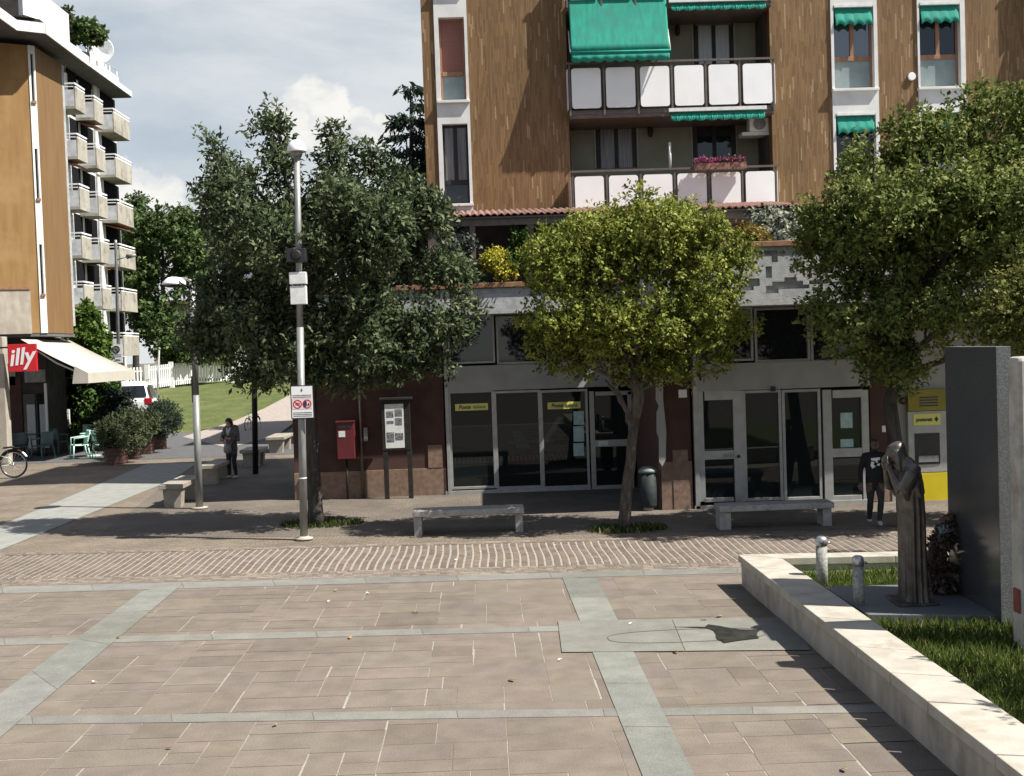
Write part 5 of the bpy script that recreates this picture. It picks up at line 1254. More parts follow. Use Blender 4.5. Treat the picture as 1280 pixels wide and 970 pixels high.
# wreath: oval ring of dead laurel on a stand
wc = G(1186,738,zp); Yw = wc.y-.05; root = thing('wreath', (wc.x,wc.y,zp), 'tall oval wreath of withered brown leaves with a blue-white ribbon leaning by the granite slab', 'wreath')
rg_ = np.random.default_rng(4); cen = W(1189,691,Yw); s = Yw/F; rx, rz = 19*s, 39*s
n = 3400; a = rg_.uniform(0,2*np.pi,n); tr = .135*rg_.uniform(0,1,n)**.5*(1.0+.45*np.clip(-np.sin(a),0,1)); ph = rg_.uniform(0,2*np.pi,n)
tilt = .22; ux = np.cos(a)*(rx+tr*np.cos(ph)*.9); uz = np.sin(a)*(rz+tr*np.cos(ph)); lean_x = .0
P = np.c_[cen.x+ux+uz*tilt, Yw+tr*np.sin(ph)+ux*.25, cen.z+uz]; D = np.c_[np.cos(a)*.6+rg_.normal(0,.5,n), rg_.normal(0,.6,n)-.35, np.sin(a)*.5+rg_.normal(0,.5,n)-.35]
k = rg_.uniform(0,1,(n,1)); cols = np.array((.07,.050,.040))*(1-k)+np.array((.30,.225,.18))*k
P[:,2] = np.maximum(P[:,2], zp+.02)
me = leaf_mesh('leaves', P-np.array(root.location), D, rg_.uniform(.06,.12,n), .24, cols, 'leaf', rg_); o = bpy.data.objects.new('leaves', me); COL.objects.link(o); o.parent = root
b = MB(); ps_ = [Vector((cen.x+rx*math.cos(t)+rz*math.sin(t)*tilt, Yw+rx*math.cos(t)*.25, cen.z+rz*math.sin(t))) for t in [2*math.pi*i/24 for i in range(25)]]; b.tube(ps_,.05,8); b.build('hoop','dark_bark',root)
b = MB()
for dx in (-.14,.16): b.tube([(cen.x+dx-.12,Yw+.3,zp),(cen.x+.05,Yw+.06,cen.z+.2)],.015,6)
b.build('stand','dark_metal',root)
b = MB()
for i in range(9):
    q = W(1178+rg_.uniform(-7,9),662+rg_.uniform(-9,9),Yw-.14); d = Vector((rg_.uniform(-1,1),rg_.uniform(-.4,.4),rg_.uniform(-1,1)))*.06; e2 = Vector((-d.z,.02,d.x))*.5
    b.sheet([q-d-e2,q-d*.2+e2*.4,q+d-e2,q+d*.6+e2])
b.build('ribbon','ribbon_blue',root)
# ------------------------------------------------------------------ figures
def remesh(mb, name, mats, parent, vox, zone=None, smooth=2):
    tmp = mb.build('figure_tmp', mats[0], parent)
    r = tmp.modifiers.new('r','REMESH'); r.mode = 'VOXEL'; r.voxel_size = vox; r.use_smooth_shade = True
    if smooth:
        sm = tmp.modifiers.new('s','SMOOTH'); sm.factor = .5; sm.iterations = smooth
    dg = bpy.context.evaluated_depsgraph_get(); me = bpy.data.meshes.new_from_object(tmp.evaluated_get(dg))
    bpy.data.objects.remove(tmp)
    me.materials.clear()
    for m in mats: me.materials.append(MATS[m])
    o0 = ORG[parent.name]
    for p in me.polygons:
        p.use_smooth = True
        p.material_index = zone(p.center + o0) if zone else 0
    me.name = name; o = bpy.data.objects.new(name, me); COL.objects.link(o); o.parent = parent; ORG[o.name] = o0
    return o
def oval(c, ux, uy, a, d, n=24, pl=0.0, k=14, ph=0.0):
    c = Vector(c); out = []
    for i in range(n):
        t = 2*math.pi*i/n; m = 1+pl*math.cos(k*t+ph)+pl*.5*math.cos((k//2+1)*t+1.3)
        out.append(c + ux*(a*m*math.cos(t)) + uy*(d*m*math.sin(t)))
    return out
def hand(b, wrist, fdir, side, pn, sc=1.0, curl=.5):
    """palm, four unequal curled fingers and a thumb leaving the side near the wrist; pn = palm normal"""
    fdir, side, pn = Vector(fdir).normalized(), Vector(side).normalized(), Vector(pn).normalized()
    b.tube([wrist, wrist+fdir*.04*sc, wrist+fdir*.09*sc], [.026*sc,.038*sc,.036*sc], 8, flat=.55)
    for i, ln in enumerate((.062,.074,.070,.055)):
        r0 = wrist + fdir*.085*sc + side*((i-1.5)*.021*sc)
        p1 = r0 + (fdir+pn*curl*.3)*ln*.5*sc; p2 = p1 + (fdir*.75+pn*curl).normalized()*ln*.35*sc; p3 = p2 + (fdir*.4+pn*curl*1.4).normalized()*ln*.28*sc
        b.tube([r0-fdir*.02*sc,r0,p1,p2,p3],[.011*sc,.0105*sc,.010*sc,.009*sc,.007*sc],6)
    t0 = wrist+fdir*.03*sc-side*.03*sc; b.tube([t0,t0+(fdir*.6-side*.7)*.035*sc,t0+(fdir*.9-side*.5+pn*.4)*.065*sc],[.014*sc,.012*sc,.009*sc],6)

# --- the bronze figure: a hooded woman bowed over, her hands before her face
Sb = G(1141,752,zp); Y = Sb.y; s = Y/F
root = thing('bronze_statue', (Sb.x,Y,zp), 'bronze statue of a hooded woman in pleated robe, bowed, hands to her face', 'statue')
b = MB(); EX, EY = Vector((1,0,0)), Vector((0,1,0))
prof = [(754,1125,1160,.225,.10),(740,1125.5,1158.5,.215,.10),(715,1125,1157,.21,.10),(690,1125,1156,.205,.09),(660,1124.5,1155,.205,.085),(635,1124,1154,.21,.06),(620,1122,1153,.22,.03),(606,1121,1151.5,.235,.0),(594,1121,1150,.24,.0),(584,1122,1147,.225,.0),(577,1124,1143,.18,.0),(571,1122,1137,.12,.0)]
b.loft([oval(W((l+r)/2,y,Y), EX, EY, (r-l)/2*s, d, 56, pl, 13, .4) for y,l,r,d,pl in prof])
def at(px,py,dy=0): 
    p = W(px,py,Y); return Vector((p.x,Y+dy,p.z))
b.ball(at(1117.5,567),(10.5*s,.095,13.5*s))                                          # head
b.loft([oval(at(x,y), Vector((.9,0,.35)).normalized(), EY, a*s, d, 20) for x,y,a,d in ((1119,552.6,3,.03),(1119,555,8.5,.075),(1120,560,11.5,.105),(1122,568,11.5,.118),(1126,576,10.5,.125),(1131,583,10,.15))])
b.tube([at(1117,562,-.095),at(1118,575,-.115),at(1120.5,589,-.12)],[.035,.04,.018],8,flat=.6); b.tube([at(1117,562,.095),at(1118,575,.115),at(1120.5,589,.12)],[.035,.04,.018],8,flat=.6)
for sy in (-1,1):
    b.tube([at(1138,583,sy*.13),at(1131,592,sy*.20),at(1125,603,sy*.205),at(1119.5,611,sy*.17)],[.075,.085,.08,.062],12)
    b.tube([at(1119.5,611,sy*.17),at(1114,600,sy*.12),at(1110,586,sy*.07)],[.06,.044,.033],10)
    b.tube([at(1124,600,sy*.2),at(1124,612,sy*.19),at(1128,622,sy*.16)],[.07,.06,.03],10)
    hand(b, at(1110.5,588,sy*.065), Vector((-.28,-sy*.12,1)), Vector((-.3,sy*.9,.05)), Vector((.9,-sy*.2,.1)), 1.12, .35)
b.ball(at(1107.2,569),(.018,.02,.022))
# folds of the mantle over the back and the arm
for k, (x0,y0,x1,y1,dy) in enumerate(((1143,585,1151,615,-.10),(1140,583,1146,622,-.19),(1136,582,1139,618,-.22),(1146,589,1154,640,-.02),(1131,600,1143,620,-.235))):
    b.tube([at(x0,y0,dy*.8),at((x0+x1)/2+1,(y0+y1)/2,dy),at(x1,y1,dy)],[.012,.02,.012],6)
b.tube([at(1128,752,-.12),at(1122,752.5,-.14),at(1118.5,753,-.15)],[.05,.042,.028],8,flat=.7)
remesh(b,'figure',['bronze'],root,.0095,None,1)
b = MB(); q = at(1140,754); b.prism([(q.x-.24,Y-.26),(q.x+.22,Y-.26),(q.x+.24,Y+.26),(q.x-.22,Y+.26)], zp-.002, zp+.03); b.build('base','bronze',root,.01)

def person(name, base, Ht, facing, label, mats, hips, feet, arms, headtilt, shade):
    """feet: two (foot point, toe direction); arms: two (elbow, wrist, hand dir); all in body space (right, forward, up) scaled by height"""
    root = thing(name, base, label, 'person')
    fv = Vector((math.sin(facing),-math.cos(facing),0)); rv = Vector((math.cos(facing),math.sin(facing),0))     # fv: towards the camera when facing = 0; rv: picture right
    def P(x,y,z): return Vector(base) + rv*(x*Ht) + fv*(y*Ht) + Vector((0,0,z*Ht))
    b = MB(); h = Ht
    for sd, (kx,ky,kz,fx,fy,fz) in zip((-1,1), feet):
        hip = P(sd*.052, 0, .50); knee = P(kx,ky,kz); ank = P(fx,fy,fz+.04)
        b.tube([hip, hip.lerp(knee,.45), knee, knee.lerp(ank,.35), ank],[.056*h,.052*h,.036*h,.037*h,.025*h],12)
        b.loft([oval(P(fx+sd*.004,fy+o,fz+zz), rv, Vector((0,0,1)), a*h, d*h, 12) for o,zz,a,d in ((-.035,.022,.012,.014),(-.025,.026,.022,.025),(.01,.028,.026,.027),(.05,.020,.027,.018),(.085,.014,.020,.012),(.098,.012,.008,.006))])
    for z,a,d,y in (): pass
    b.loft([oval(P(0,y,z), rv, fv, a*h, d*h, 24) for z,a,d,y in hips])
    for sd,(ex,ey,ez,wx,wy,wz) in zip((-1,1), arms):
        sh = P(sd*.105,0,.80); el = P(ex,ey,ez); wr = P(wx,wy,wz)
        b.tube([P(sd*.06,0,.81), sh, sh.lerp(el,.5), el, el.lerp(wr,.5), wr],[.035*h,.042*h,.036*h,.030*h,.028*h,.020*h],12)
        dirv = (wr-el).normalized(); hand(b, wr-dirv*.005, dirv, rv*(-sd), (fv*.2+Vector((0,0,1)) if abs(dirv.z)<.6 else rv*(-sd)), h*.58, .5)
    ty, tz = headtilt
    hc = P(0, ty, tz); up = Vector((0,0,1)); fw = (fv + up*(-1.6*max(0,ty))).normalized(); up2 = (up - fw*up.dot(fw)).normalized()
    b.tube([P(0,0,.82), P(0,ty*.5,.86), hc-up2*.02*h],[.036*h,.031*h,.031*h],12)
    b.loft([oval(hc+up2*(z*h)+fw*(o*h), rv, fw, a*h, d*h, 16) for z,a,d,o in ((-.064,.014,.016,.028),(-.055,.030,.036,.016),(-.03,.040,.050,.006),(.0,.044,.056,.0),(.03,.044,.057,-.002),(.052,.034,.045,-.004),(.064,.014,.02,-.006))])
    b.ball(hc+fw*.060*h-up2*.012*h,(.009*h,.009*h,.013*h),0,8,6)
    for sd in (-1,1): b.ball(hc+rv*(sd*.045*h)-fw*.004*h,(.007*h,.010*h,.015*h),0,8,6)
    b.ball(hc+fw*.054*h-up2*.036*h,(.016*h,.006*h,.006*h),0,8,6)
    wrists = [P(a[3],a[4],a[5]) for a in arms]; elbows = [P(a[0],a[1],a[2]) for a in arms]
    eyes = [hc+rv*(sd*.018*h)+fw*.052*h+up2*.002*h for sd in (-1,1)]
    def zone(p):
        z = (p.z-base[2])/h
        if (p-hc).length < .078*h and z > .845:
            return 4 if min((p-e).length for e in eyes) < .0085*h else 0
        for wv, ev in zip(wrists, elbows):
            if (p-wv).dot((wv-ev).normalized()) > -.008*h and (p-wv).length < .13*h: return 0
        if z < shade[0]: return 3
        if z < shade[1] : return 2
        return 1
    o = remesh(b,'body',mats,root,.0095*h/1.7,zone,1)
    return root, P, hc, fw, up2, rv, fv
# woman with a hood, looking at her phone
bs = G(291,597.5); Ht = 76.5*bs.y/F
HIPS = [(.385,.088,.068,0),(.42,.098,.076,0),(.50,.102,.08,0),(.58,.096,.074,0),(.66,.10,.073,0),(.74,.112,.074,0),(.79,.118,.068,0),(.825,.085,.052,0),(.84,.045,.04,0)]
root, P, hc, fw, up2, rv, fv = person('person', bs, Ht, -.35, 'woman in dark hooded jacket and pale scarf looking down at a phone', ['skin_light','jacket_grey','trousers_dark','shoe_pale','hair_dark'], HIPS,
   [(-.052,.015,.27,-.055,0,0),(.052,.02,.27,.06,-.01,0)], [(-.155,.03,.625,-.045,.165,.655),(.155,.03,.625,.045,.165,.655)], (.050,.905), (.045,.40))
b = MB(); h = Ht
b.loft([oval(hc+up2*(z*h)-fw*(o*h), rv, fw, a*h, d*h, 18) for z,a,d,o in ((-.085,.058,.034,.045),(-.03,.060,.050,.026),(.02,.059,.060,.006),(.058,.048,.054,.0),(.078,.022,.028,.0))]); b.build('hair','hair_dark',root)
b = MB(); ring=[]
for i in range(17):
    t = math.pi*(.0+i/16*2); ring.append(P(.085*math.cos(t),-.01+.055*math.sin(t)-.015,.835+.012*math.sin(t)))
b.tube(ring,.03*h,8,caps=False); b.build('hood','jacket_grey',root)
b = MB(); b.tube([P(-.03,.062,.83),P(-.012,.078,.76),P(0,.082,.70)],[.018*h,.024*h,.012*h],8,flat=.5); b.tube([P(.03,.062,.83),P(.012,.078,.76),P(0,.082,.70)],[.018*h,.024*h,.012*h],8,flat=.5); b.build('scarf','scarf_pale',root)
pc_ = P(0,.235,.69); ph_ = thing('phone', pc_, 'dark phone held in the hands of the woman in the hooded jacket', 'phone')
b = MB(); uz = (Vector((0,0,1))*.8 + fv*.5).normalized(); b.obox(pc_, rv, rv.cross(uz), uz, .036, .006, .075); b.build('case','black_plastic',ph_,.004)
bc = P(.005,.125,.50); bg_ = thing('shoulder_bag', bc, 'soft grey shoulder bag hanging before the hips of the woman with the phone', 'bag')
b = MB(); b.loft([oval(bc+Vector((0,0,z*h)), rv, fv, a*h, d*h, 20) for z,a,d in ((-.085,.03,.018),(-.075,.062,.036),(-.03,.074,.042),(.03,.064,.034),(.055,.05,.018),(.06,.03,.008))]); b.build('pouch','bag_grey',bg_)
b = MB(); b.tube([bc+rv*(-.055*h)+Vector((0,0,.05*h)),P(-.09,.092,.66),P(-.085,.055,.82),P(-.04,-.05,.85)],.008*h,6); b.tube([bc+rv*(.055*h)+Vector((0,0,.05*h)),P(.10,.09,.64),P(.11,.02,.80)],.008*h,6); b.build('strap','bag_grey',bg_)
# man in black at the doors
bs = G(1095,655); Ht = 109*bs.y/F
HIPS2 = [(.44,.092,.066,0),(.47,.105,.076,0),(.52,.108,.078,0),(.60,.104,.075,0),(.68,.108,.075,0),(.75,.118,.074,0),(.80,.12,.066,0),(.83,.085,.052,0),(.845,.045,.04,0)]
root, P, hc, fw, up2, rv, fv = person('person', bs, Ht, -.2, 'person all in black with a white hoodie print before the right-hand doors', ['skin_dark','hoodie_black','trousers_dark','shoe_pale','hair_dark'], HIPS2,
   [(-.055,-.0,.27,-.06,-.10,.02),(.055,.06,.28,.03,.07,0)], [(-.155,-.03,.63,-.165,.03,.475),(.155,-.01,.63,.16,.08,.49)], (.015,.925), (.05,.45))
h = Ht; b = MB()
b.loft([oval(hc+up2*(z*h)-fw*(o*h), rv, fw, a*h, d*h, 18) for z,a,d,o in ((-.02,.047,.04,.02),(.02,.050,.052,.009),(.05,.044,.050,.004),(.07,.022,.026,.004))]); b.build('hair','hair_dark',root)
b = MB(); b.loft([oval(hc+up2*(z*h)+fw*(o*h), rv, fw, a*h, d*h, 14) for z,a,d,o in ((-.072,.012,.012,.03),(-.06,.032,.036,.02),(-.042,.042,.046,.012),(-.038,.03,.03,.012))]); b.build('beard','hair_dark',root)
b = MB()
for pl in ([(-.05,.775),(.055,.785),(.05,.755),(.02,.75),(.03,.725),(.005,.725),(0,.745),(-.045,.75)],[(-.045,.735),(-.012,.735),(-.02,.70),(.0,.68),(-.035,.655),(-.055,.69)],[(.02,.71),(.055,.715),(.045,.685),(.015,.69)]):
    b.plate([P(x,.0785-max(0,abs(x)-.02)*.22,z) for x,z in pl], fv*.004)
b.build('print','print_white',root)

# ------------------------------------------------------------------ cafe block on the left (nearer, three storeys)
ZE = 15.0
C = W(54,416,42.0); zo = C.z
dirA = Vector((-.888,-.46,0)); nA = Vector((.46,-.888,0))
cafe = thing('cafe_building', (C.x,C.y,0), 'ochre rendered block with a white window strip and a cafe under its overhang', 'building')
P0 = Vector((C.x,C.y,0)); far = 7.5
zt2 = 14.75
b = MB()
st = .36
q0 = Vector((W(51.2,416,42.05).x,42.05,0))
b.prism([(p.x,p.y) for p in (q0, q0+dirA*6, q0+dirA*6-nA*.3, q0-nA*.3)], zo, zt2); b.build('front_wall','ochre_render',cafe)
side_x = W(92,416,44.5).x
S1 = Vector((W(59.6,416,42.2).x,42.2,0)); S2 = Vector((W(92,416,44.8).x,44.8,0))
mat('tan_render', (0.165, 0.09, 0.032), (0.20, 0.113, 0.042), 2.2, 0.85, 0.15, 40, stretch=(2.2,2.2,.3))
b = MB(); b.prism([(S1.x,S1.y),(S2.x,S2.y),(S2.x-.3,S2.y),(S1.x-.3,S1.y+.1)], zo, zt2); b.build('side_wall','tan_render',cafe)
b = MB(); b.prism([(S2.x+.01,S2.y),(S2.x+.01,S2.y+.22),(S2.x-.3,S2.y+.22),(S2.x-.3,S2.y+.001)], zo+.3, zt2); b.build('corner_strip','grey_concrete',cafe)
# white strip with slits in the corner
b = MB(); z = zo; sl_ = [(W(51,367,42).z,W(51,305,42).z),(W(51,247,42).z,W(51,185,42).z),(W(51,125,42).z,W(51,66,42).z)]
dv = (S1-q0); dl_ = dv.length; dv.normalize(); nn = Vector((dv.y,-dv.x,0)); nn = nn if nn.y < 0 else -nn
def wallpiece(bb, t0, t1, z0, z1, d0=.04, d1=-.25, mi=0):
    a, c = q0+dv*(dl_*t0), q0+dv*(dl_*t1); bb.prism([(p.x,p.y) for p in (a+nn*d0,c+nn*d0,c+nn*d1,a+nn*d1)], z0, z1, mi)
for z0,z1 in sl_:
    wallpiece(b,0,1,z,z0); wallpiece(b,0,.30,z0,z1); wallpiece(b,.72,1,z0,z1); z = z1
wallpiece(b,0,1,z,zt2); b.build('window_strip','white_render',cafe)
for z0,z1 in sl_:
    b = MB(); wallpiece(b,.302,.718,z0+.002,z1-.002,-.08,-.2); wd_ = b.build('slit_window','dark_glass',cafe)
    b = MB(); wallpiece(b,.2,.82,z0-.10,z0-.005,.10,.041); b.build('sill','coping_brown',wd_)
# cast relief panel and its brown cap on the front
relief('relief_panel',0,3.2,zo-.02,W(20,362,41.6).z,0,24,15,5,'pale_concrete',cafe,.07,60,ux=dirA,o=q0+dirA*.32+nA*.07,nrm=nA)
pa = q0+dirA*.30+nA*.02; b = MB(); b.prism([(p.x,p.y) for p in (pa+nA*.049,pa+dirA*3.24+nA*.049,pa+dirA*3.24,pa)], zo-.02, W(20,362,41.6).z); b.build('parapet','pale_concrete',cafe)
z_ = W(20,362,41.6).z; b = MB(); b.prism([(p.x,p.y) for p in (pa-nA*.015+nA*.1,pa+dirA*3.25+nA*.1,pa+dirA*3.25-nA*.015,pa-nA*.015)], z_+.003, z_+.09); b.build('parapet_cap','coping_brown',cafe)
# eaves
E = [G(-60,-22,ZE), G(20,36,ZE), G(56,40,ZE), G(105,77,ZE)]
inn = [Vector((E[0].x-1,45,ZE)), Vector((E[3].x-3.2,45,ZE))]
out = [(p.x,p.y) for p in E] + [(E[3].x,46.0),(E[3].x-9,46.0),(E[0].x-3,46.0),(E[0].x-3,E[0].y)]
b = MB(); b.prism(out, ZE-.02, ZE+.06); b.build('soffit','dark_soffit',cafe)
b = MB()
for a, c in zip(E, E[1:]+[Vector((E[3].x,46.0,ZE))]):
    d = (c-a).normalized(); n_ = Vector((d.y,-d.x,0)); b.prism([(p.x,p.y) for p in (a+n_*.05,c+n_*.05,c+n_*.001,a+n_*.001)], ZE-.06, ZE+.30)
b.build('fascia','white_render',cafe)
b = MB(); b.prism([(x-.25 if i<4 else x, y+.25) for i,(x,y) in enumerate(out)], ZE+.12, ZE+.52); b.build('recess_band','dark_metal',cafe)  # dark band standing in for the shadowed recess below the parapet
b = MB(); tr_ = [(p[0]*.0+p[0], p[1]) for p in out]; b.prism([(x-.12 if i<4 else x, y+.12) for i,(x,y) in enumerate(out)], ZE+.061, ZE+.12); b.build('roof_edge','dark_metal',cafe)
pw = [W(29,18,41.0), W(47,20,41.2), W(76,48,44.8)]
b = MB(); z1 = ZE+1.35
pts = [(pw[0].x-.5,41.1),(pw[0].x,41.0),(pw[1].x-.1,41.7),(pw[1].x-.08,44.6)]
for (x0,y0),(x1,y1) in zip(pts[1:],pts[2:]): 
    d = Vector((x1-x0,y1-y0,0)).normalized(); n_ = Vector((d.y,-d.x,0)); b.prism([(x0,y0),(x1,y1),(x1-n_.x*.2,y1-n_.y*.2),(x0-n_.x*.2,y0-n_.y*.2)], ZE+.521, z1+.2)
b.build('roof_parapet','white_render',cafe)
b = MB(); b.prism([(pw[0].x-6,43),(pw[0].x-.3,43),(pw[0].x-.3,46),(pw[0].x-6,46)], ZE+.121, ZE+1.9); b.build('penthouse_wall','dark_wall',cafe)
# body behind the rendered walls
b = MB(); b.prism([((q0+dirA*6).x-.2,(q0+dirA*6).y+.4),(q0.x-.5,q0.y+.4),(S2.x-.35,S2.y-.5),(S2.x-.35,S2.y+.2),((q0+dirA*6).x-.2,S2.y+.2)], zo+.02, zt2-.02); b.build('core','dark_wall',cafe)
b = MB(); b.prism([((q0+dirA*6).x,(q0+dirA*6).y),(q0.x,q0.y+.02),(S1.x-.02,S1.y),(S2.x-.02,S2.y),(S2.x-.02,S2.y+.2),((q0+dirA*6).x,S2.y+.2)], zo-.12, zo-.002); b.build('overhang_soffit','dark_soffit',cafe)
# cafe front under the overhang
YF = 43.6
b = MB(); x0, x1 = -26.0, W(59,500,YF).x
b.box(x0,x1,YF,YF+2.0,0,zo-.13); b.build('shop_front','dark_wall',cafe)
for r,m,nm in (((10,470,29,572),'dark_red_render','door'),((31,492,46,572),'dark_glass','shop_window'),((47,492,57,572),'dark_glass','shop_window'),((31,462,57,478),'galvanised','shop_panel'),((12,462,20,482),'galvanised','shop_panel')):
    X0,X1,Z0,Z1 = R(*r,YF); b = MB(); b.box(X0,X1,YF-.05,YF-.002,max(Z0,.02),Z1); o = b.build(nm,m,cafe,.01)
    if nm == 'shop_window':
        b = MB(); b.box(X0+.12,X0+.42,YF-.062,YF-.052,.3,Z1-.4); b.build('blind','curtain',o)
X0,X1,_,_ = R(57.5,484,60,540,YF); b = MB(); b.box(X0,X1,YF-.1,YF-.01,.9,2.7); b.build('white_pipe','sign_white',cafe)
pp = W(2,530,40.6); b = MB(); b.box(pp.x-.9,W(9.3,520,40.6).x,40.5,40.9,0,zo-.125); b.build('pillar','pale_concrete',cafe,.02)
X0,X1,Z0,Z1 = R(10.5,430,46,464.5,40.4); b = MB(); b.box(X0,X1,40.36,40.48,Z0,Z1); sg = b.build('light_box_sign','sign_red',cafe,.01)
text('lettering','illy',.80,((X0+X1)/2-.05,40.352,(Z0+Z1)/2+.02),(math.pi/2,-.12,0),'sign_white',sg,.98,.28,.016)
b = MB(); b.tube([(X0-.3,40.42,Z1-.1),(X0,40.42,Z1-.1)],.03,6); b.build('bracket','dark_metal',sg)
# awning over the terrace
A1, A2 = W(26,424,40.6), W(90,424,45.0); A2 = Vector((A1.x+.0,45.4,A1.z)); Bn, Bf = W(110,466,40.6), W(165,462.5,45.6)
Bf = Vector((Bn.x+.12,45.6,Bn.z)); n = 20; a = MB(); rows = []
for j in range(n+1):
    t = j/n; rows.append([A1.lerp(Bn,t)-Vector((0,0,.05*math.sin(math.pi*t))), A2.lerp(Bf,t)-Vector((0,0,.05*math.sin(math.pi*t)))])
a.grid(rows)
a.add([Bn,Bf,Bf-Vector((0,0,.36)),Bn-Vector((0,0,.36))],[(0,1,2,3)],0); 
a.add([Bn,Bn-Vector((0,0,.36)),Bn+Vector((-.55,.0,-.36+.0)),Bn+(A1-Bn)*.2],[(0,1,2,3)],0)
aw = a.build('awning','cream_canvas',cafe); sm = aw.modifiers.new('cloth','SOLIDIFY'); sm.thickness = .012
b = MB(); b.tube([A1-Vector((-.3,0,.25)),A1.lerp(Bn,.5)-Vector((0,-.2,.25)),Bn+Vector((-.1,.1,-.1))],.03,6); b.tube([A2-Vector((-.3,0,.25)),A2.lerp(Bf,.5)-Vector((0,.2,.25)),Bf+Vector((-.1,-.1,-.1))],.03,6); b.build('awning_arm','pale_metal',aw)
# roof shrub and dish
shrub('roof_shrub','round dark green shrub growing on the roof terrace at the upper left','shrub',[lobe(108,42,20,16,62),lobe(118,46,12,12,62)],420,.26,FAR2,101,None,Vector((W(108,60,62).x,62,19.4)),mt='far_leaf')
shrub('roof_plant','sparse grey plant behind the white roof parapet at the upper left','shrub',[lobe(79,22,8,9,47.5)],120,.18,OLV,102,None,Vector((W(78,30,47.5).x,47.5,ZE+.1)))

# ------------------------------------------------------------------ balconied block further back
XB = -23.9
blk = thing('balcony_block', (XB,72,0), 'white and grey apartment block with tiers of jutting concrete balconies along the street', 'apartment building')
Yb0, Yb1, zB = 66.0, 79.2, 20.6
b = MB(); b.box(XB-12,XB,Yb0,Yb1,0,zB); b.build('wall','railing_grey',blk)
e1, e2 = G(104,78,21.3), G(165,115.5,21.3)
b = MB(); b.box(XB-12,e2.x,Yb0-1,e2.y,21.0,21.35); b.build('eaves','white_render',blk)
b = MB(); b.box(XB-12,e2.x-.05,Yb0-.9,e2.y-.05,20.93,20.995); b.build('soffit','dark_soffit',blk)
b = MB()
for y0,y1,h_ in ((66,70.2,1.0),(70.4,72.5,.55),(72.7,76,.95),(76.1,78.4,.7)): b.box(e2.x-1.0,e2.x-.8,y0,y1,21.56,21.56+h_)
b.build('roof_parapet','white_render',blk)
b = MB(); b.box(e2.x-1.3,e2.x-.7,66,78.6,21.352,21.558); b.build('recess_band','dark_metal',blk)  # same dark band, for the gap between eaves and parapet
b = MB()
for z in (22.3,22.75): b.tube([(e2.x-.9,66,z),(e2.x-.9,78.6,z)],.035,6)
for k in range(9): b.tube([(e2.x-.9,66.4+1.5*k,21.6),(e2.x-.9,66.4+1.5*k,22.75)],.03,6)
b.build('roof_rail','railing_grey',blk)
d_ = W(128,64,74.0); b = MB(); b.tube([d_+Vector((0,.25,-.9)),d_+Vector((0,.2,-.1))],.05,6); b.lathe([(.02,0),(.4,.05),(.75,.2),(.78,.22),(.74,.22),(.4,.09),(.02,.04)],(0,0,0),20)
k0 = len(b.v)-7*20; b.v[k0:] = [(d_.x+x*.95+z*.2,d_.y-z,d_.z+y) for x,y,z in b.v[k0:]]; b.build('satellite_dish','sign_white',blk)
mat('window_void', (0.010,0.010,0.012), (0.018,0.018,0.020), 4, 0.95, spec=0.02)
wins = [(66.2,68.75),(72.0,74.3),(75.8,79.0)]; piers = [(68.9,69.5),(74.5,75.2),(75.4,75.6)]
bays = [(67.9,69.6),(71.2,72.9),(74.9,78.3)]; XO = -22.75
zr = [W(96,yv,68.0).z for yv in (103,166,229,290,351,413)]
for fi, zt_ in enumerate(zr):
    z0 = zt_-1.35
    for bi,(y0,y1) in enumerate(bays):
        if fi == 5 and bi == 0: continue
        f = MB(); f.box(XB+.01,XO,y0,y1,z0-.16,z0); bo = f.build('balcony','balcony_concrete',blk)
        f = MB()
        for q in range(2 if bi == 2 else 1):
            L_ = (y1-y0)/(2 if bi == 2 else 1); f.box(XO-.08,XO,y0+L_*q+.02,y0+L_*(q+1)-.02,z0+.003,zt_-.28)
        f.build('panel','balcony_concrete',bo)
        f = MB(); f.box(XB+.02,XO-.09,y0,y0+.06,z0+.003,zt_-.42); f.build('end_panel','railing_grey',bo)
        f = MB(); f.box(XB+.02,XO,y0-.02,y0+.05,zt_-.10,zt_-.02); f.box(XO-.07,XO+.01,y0+.06,y1,zt_-.10,zt_-.02); f.box(XO-.06,XO,y0+.1,y1,zt_-.27,zt_-.21); f.box(XB+.02,XO-.1,y0-.01,y0+.05,zt_-.27,zt_-.22); f.build('rail','white_panel',bo)
        # openings above the balcony floor and the white pier beside
        f = MB(); f.box(XB-.02,XB+.015,*wins[bi],z0+.02,z0+2.72); w_ = f.build('window','window_void',blk)
        f = MB(); f.box(XB-.02,XB+.014,(70.1,74.6,79.0)[bi],(71.6,74.45,79.1)[bi],z0+.02,z0+2.72); f.build('window','window_void',blk)
        f = MB(); f.box(XB+.002,XB+.12,*piers[bi],z0+.01,z0+2.72); f.build('pier','white_render',blk)
        if (fi+bi) % 3 == 1 and fi < 5: 
            f = MB(); f.plate([(XB+.1,y0+.2,z0-.22),(XO+.05,y0+.2,z0-.5),(XO+.05,y1-.1,z0-.5),(XB+.1,y1-.1,z0-.22)],(0,0,-.03)); f.build('sun_blind','shutter_red',bo)
        if random.random() < .5:
            f = MB(); f.box(XB+.25,XO-.35,y0+.09,y0+.14,z0+.25,zt_-.45); f.build('laundry','sign_white',bo)

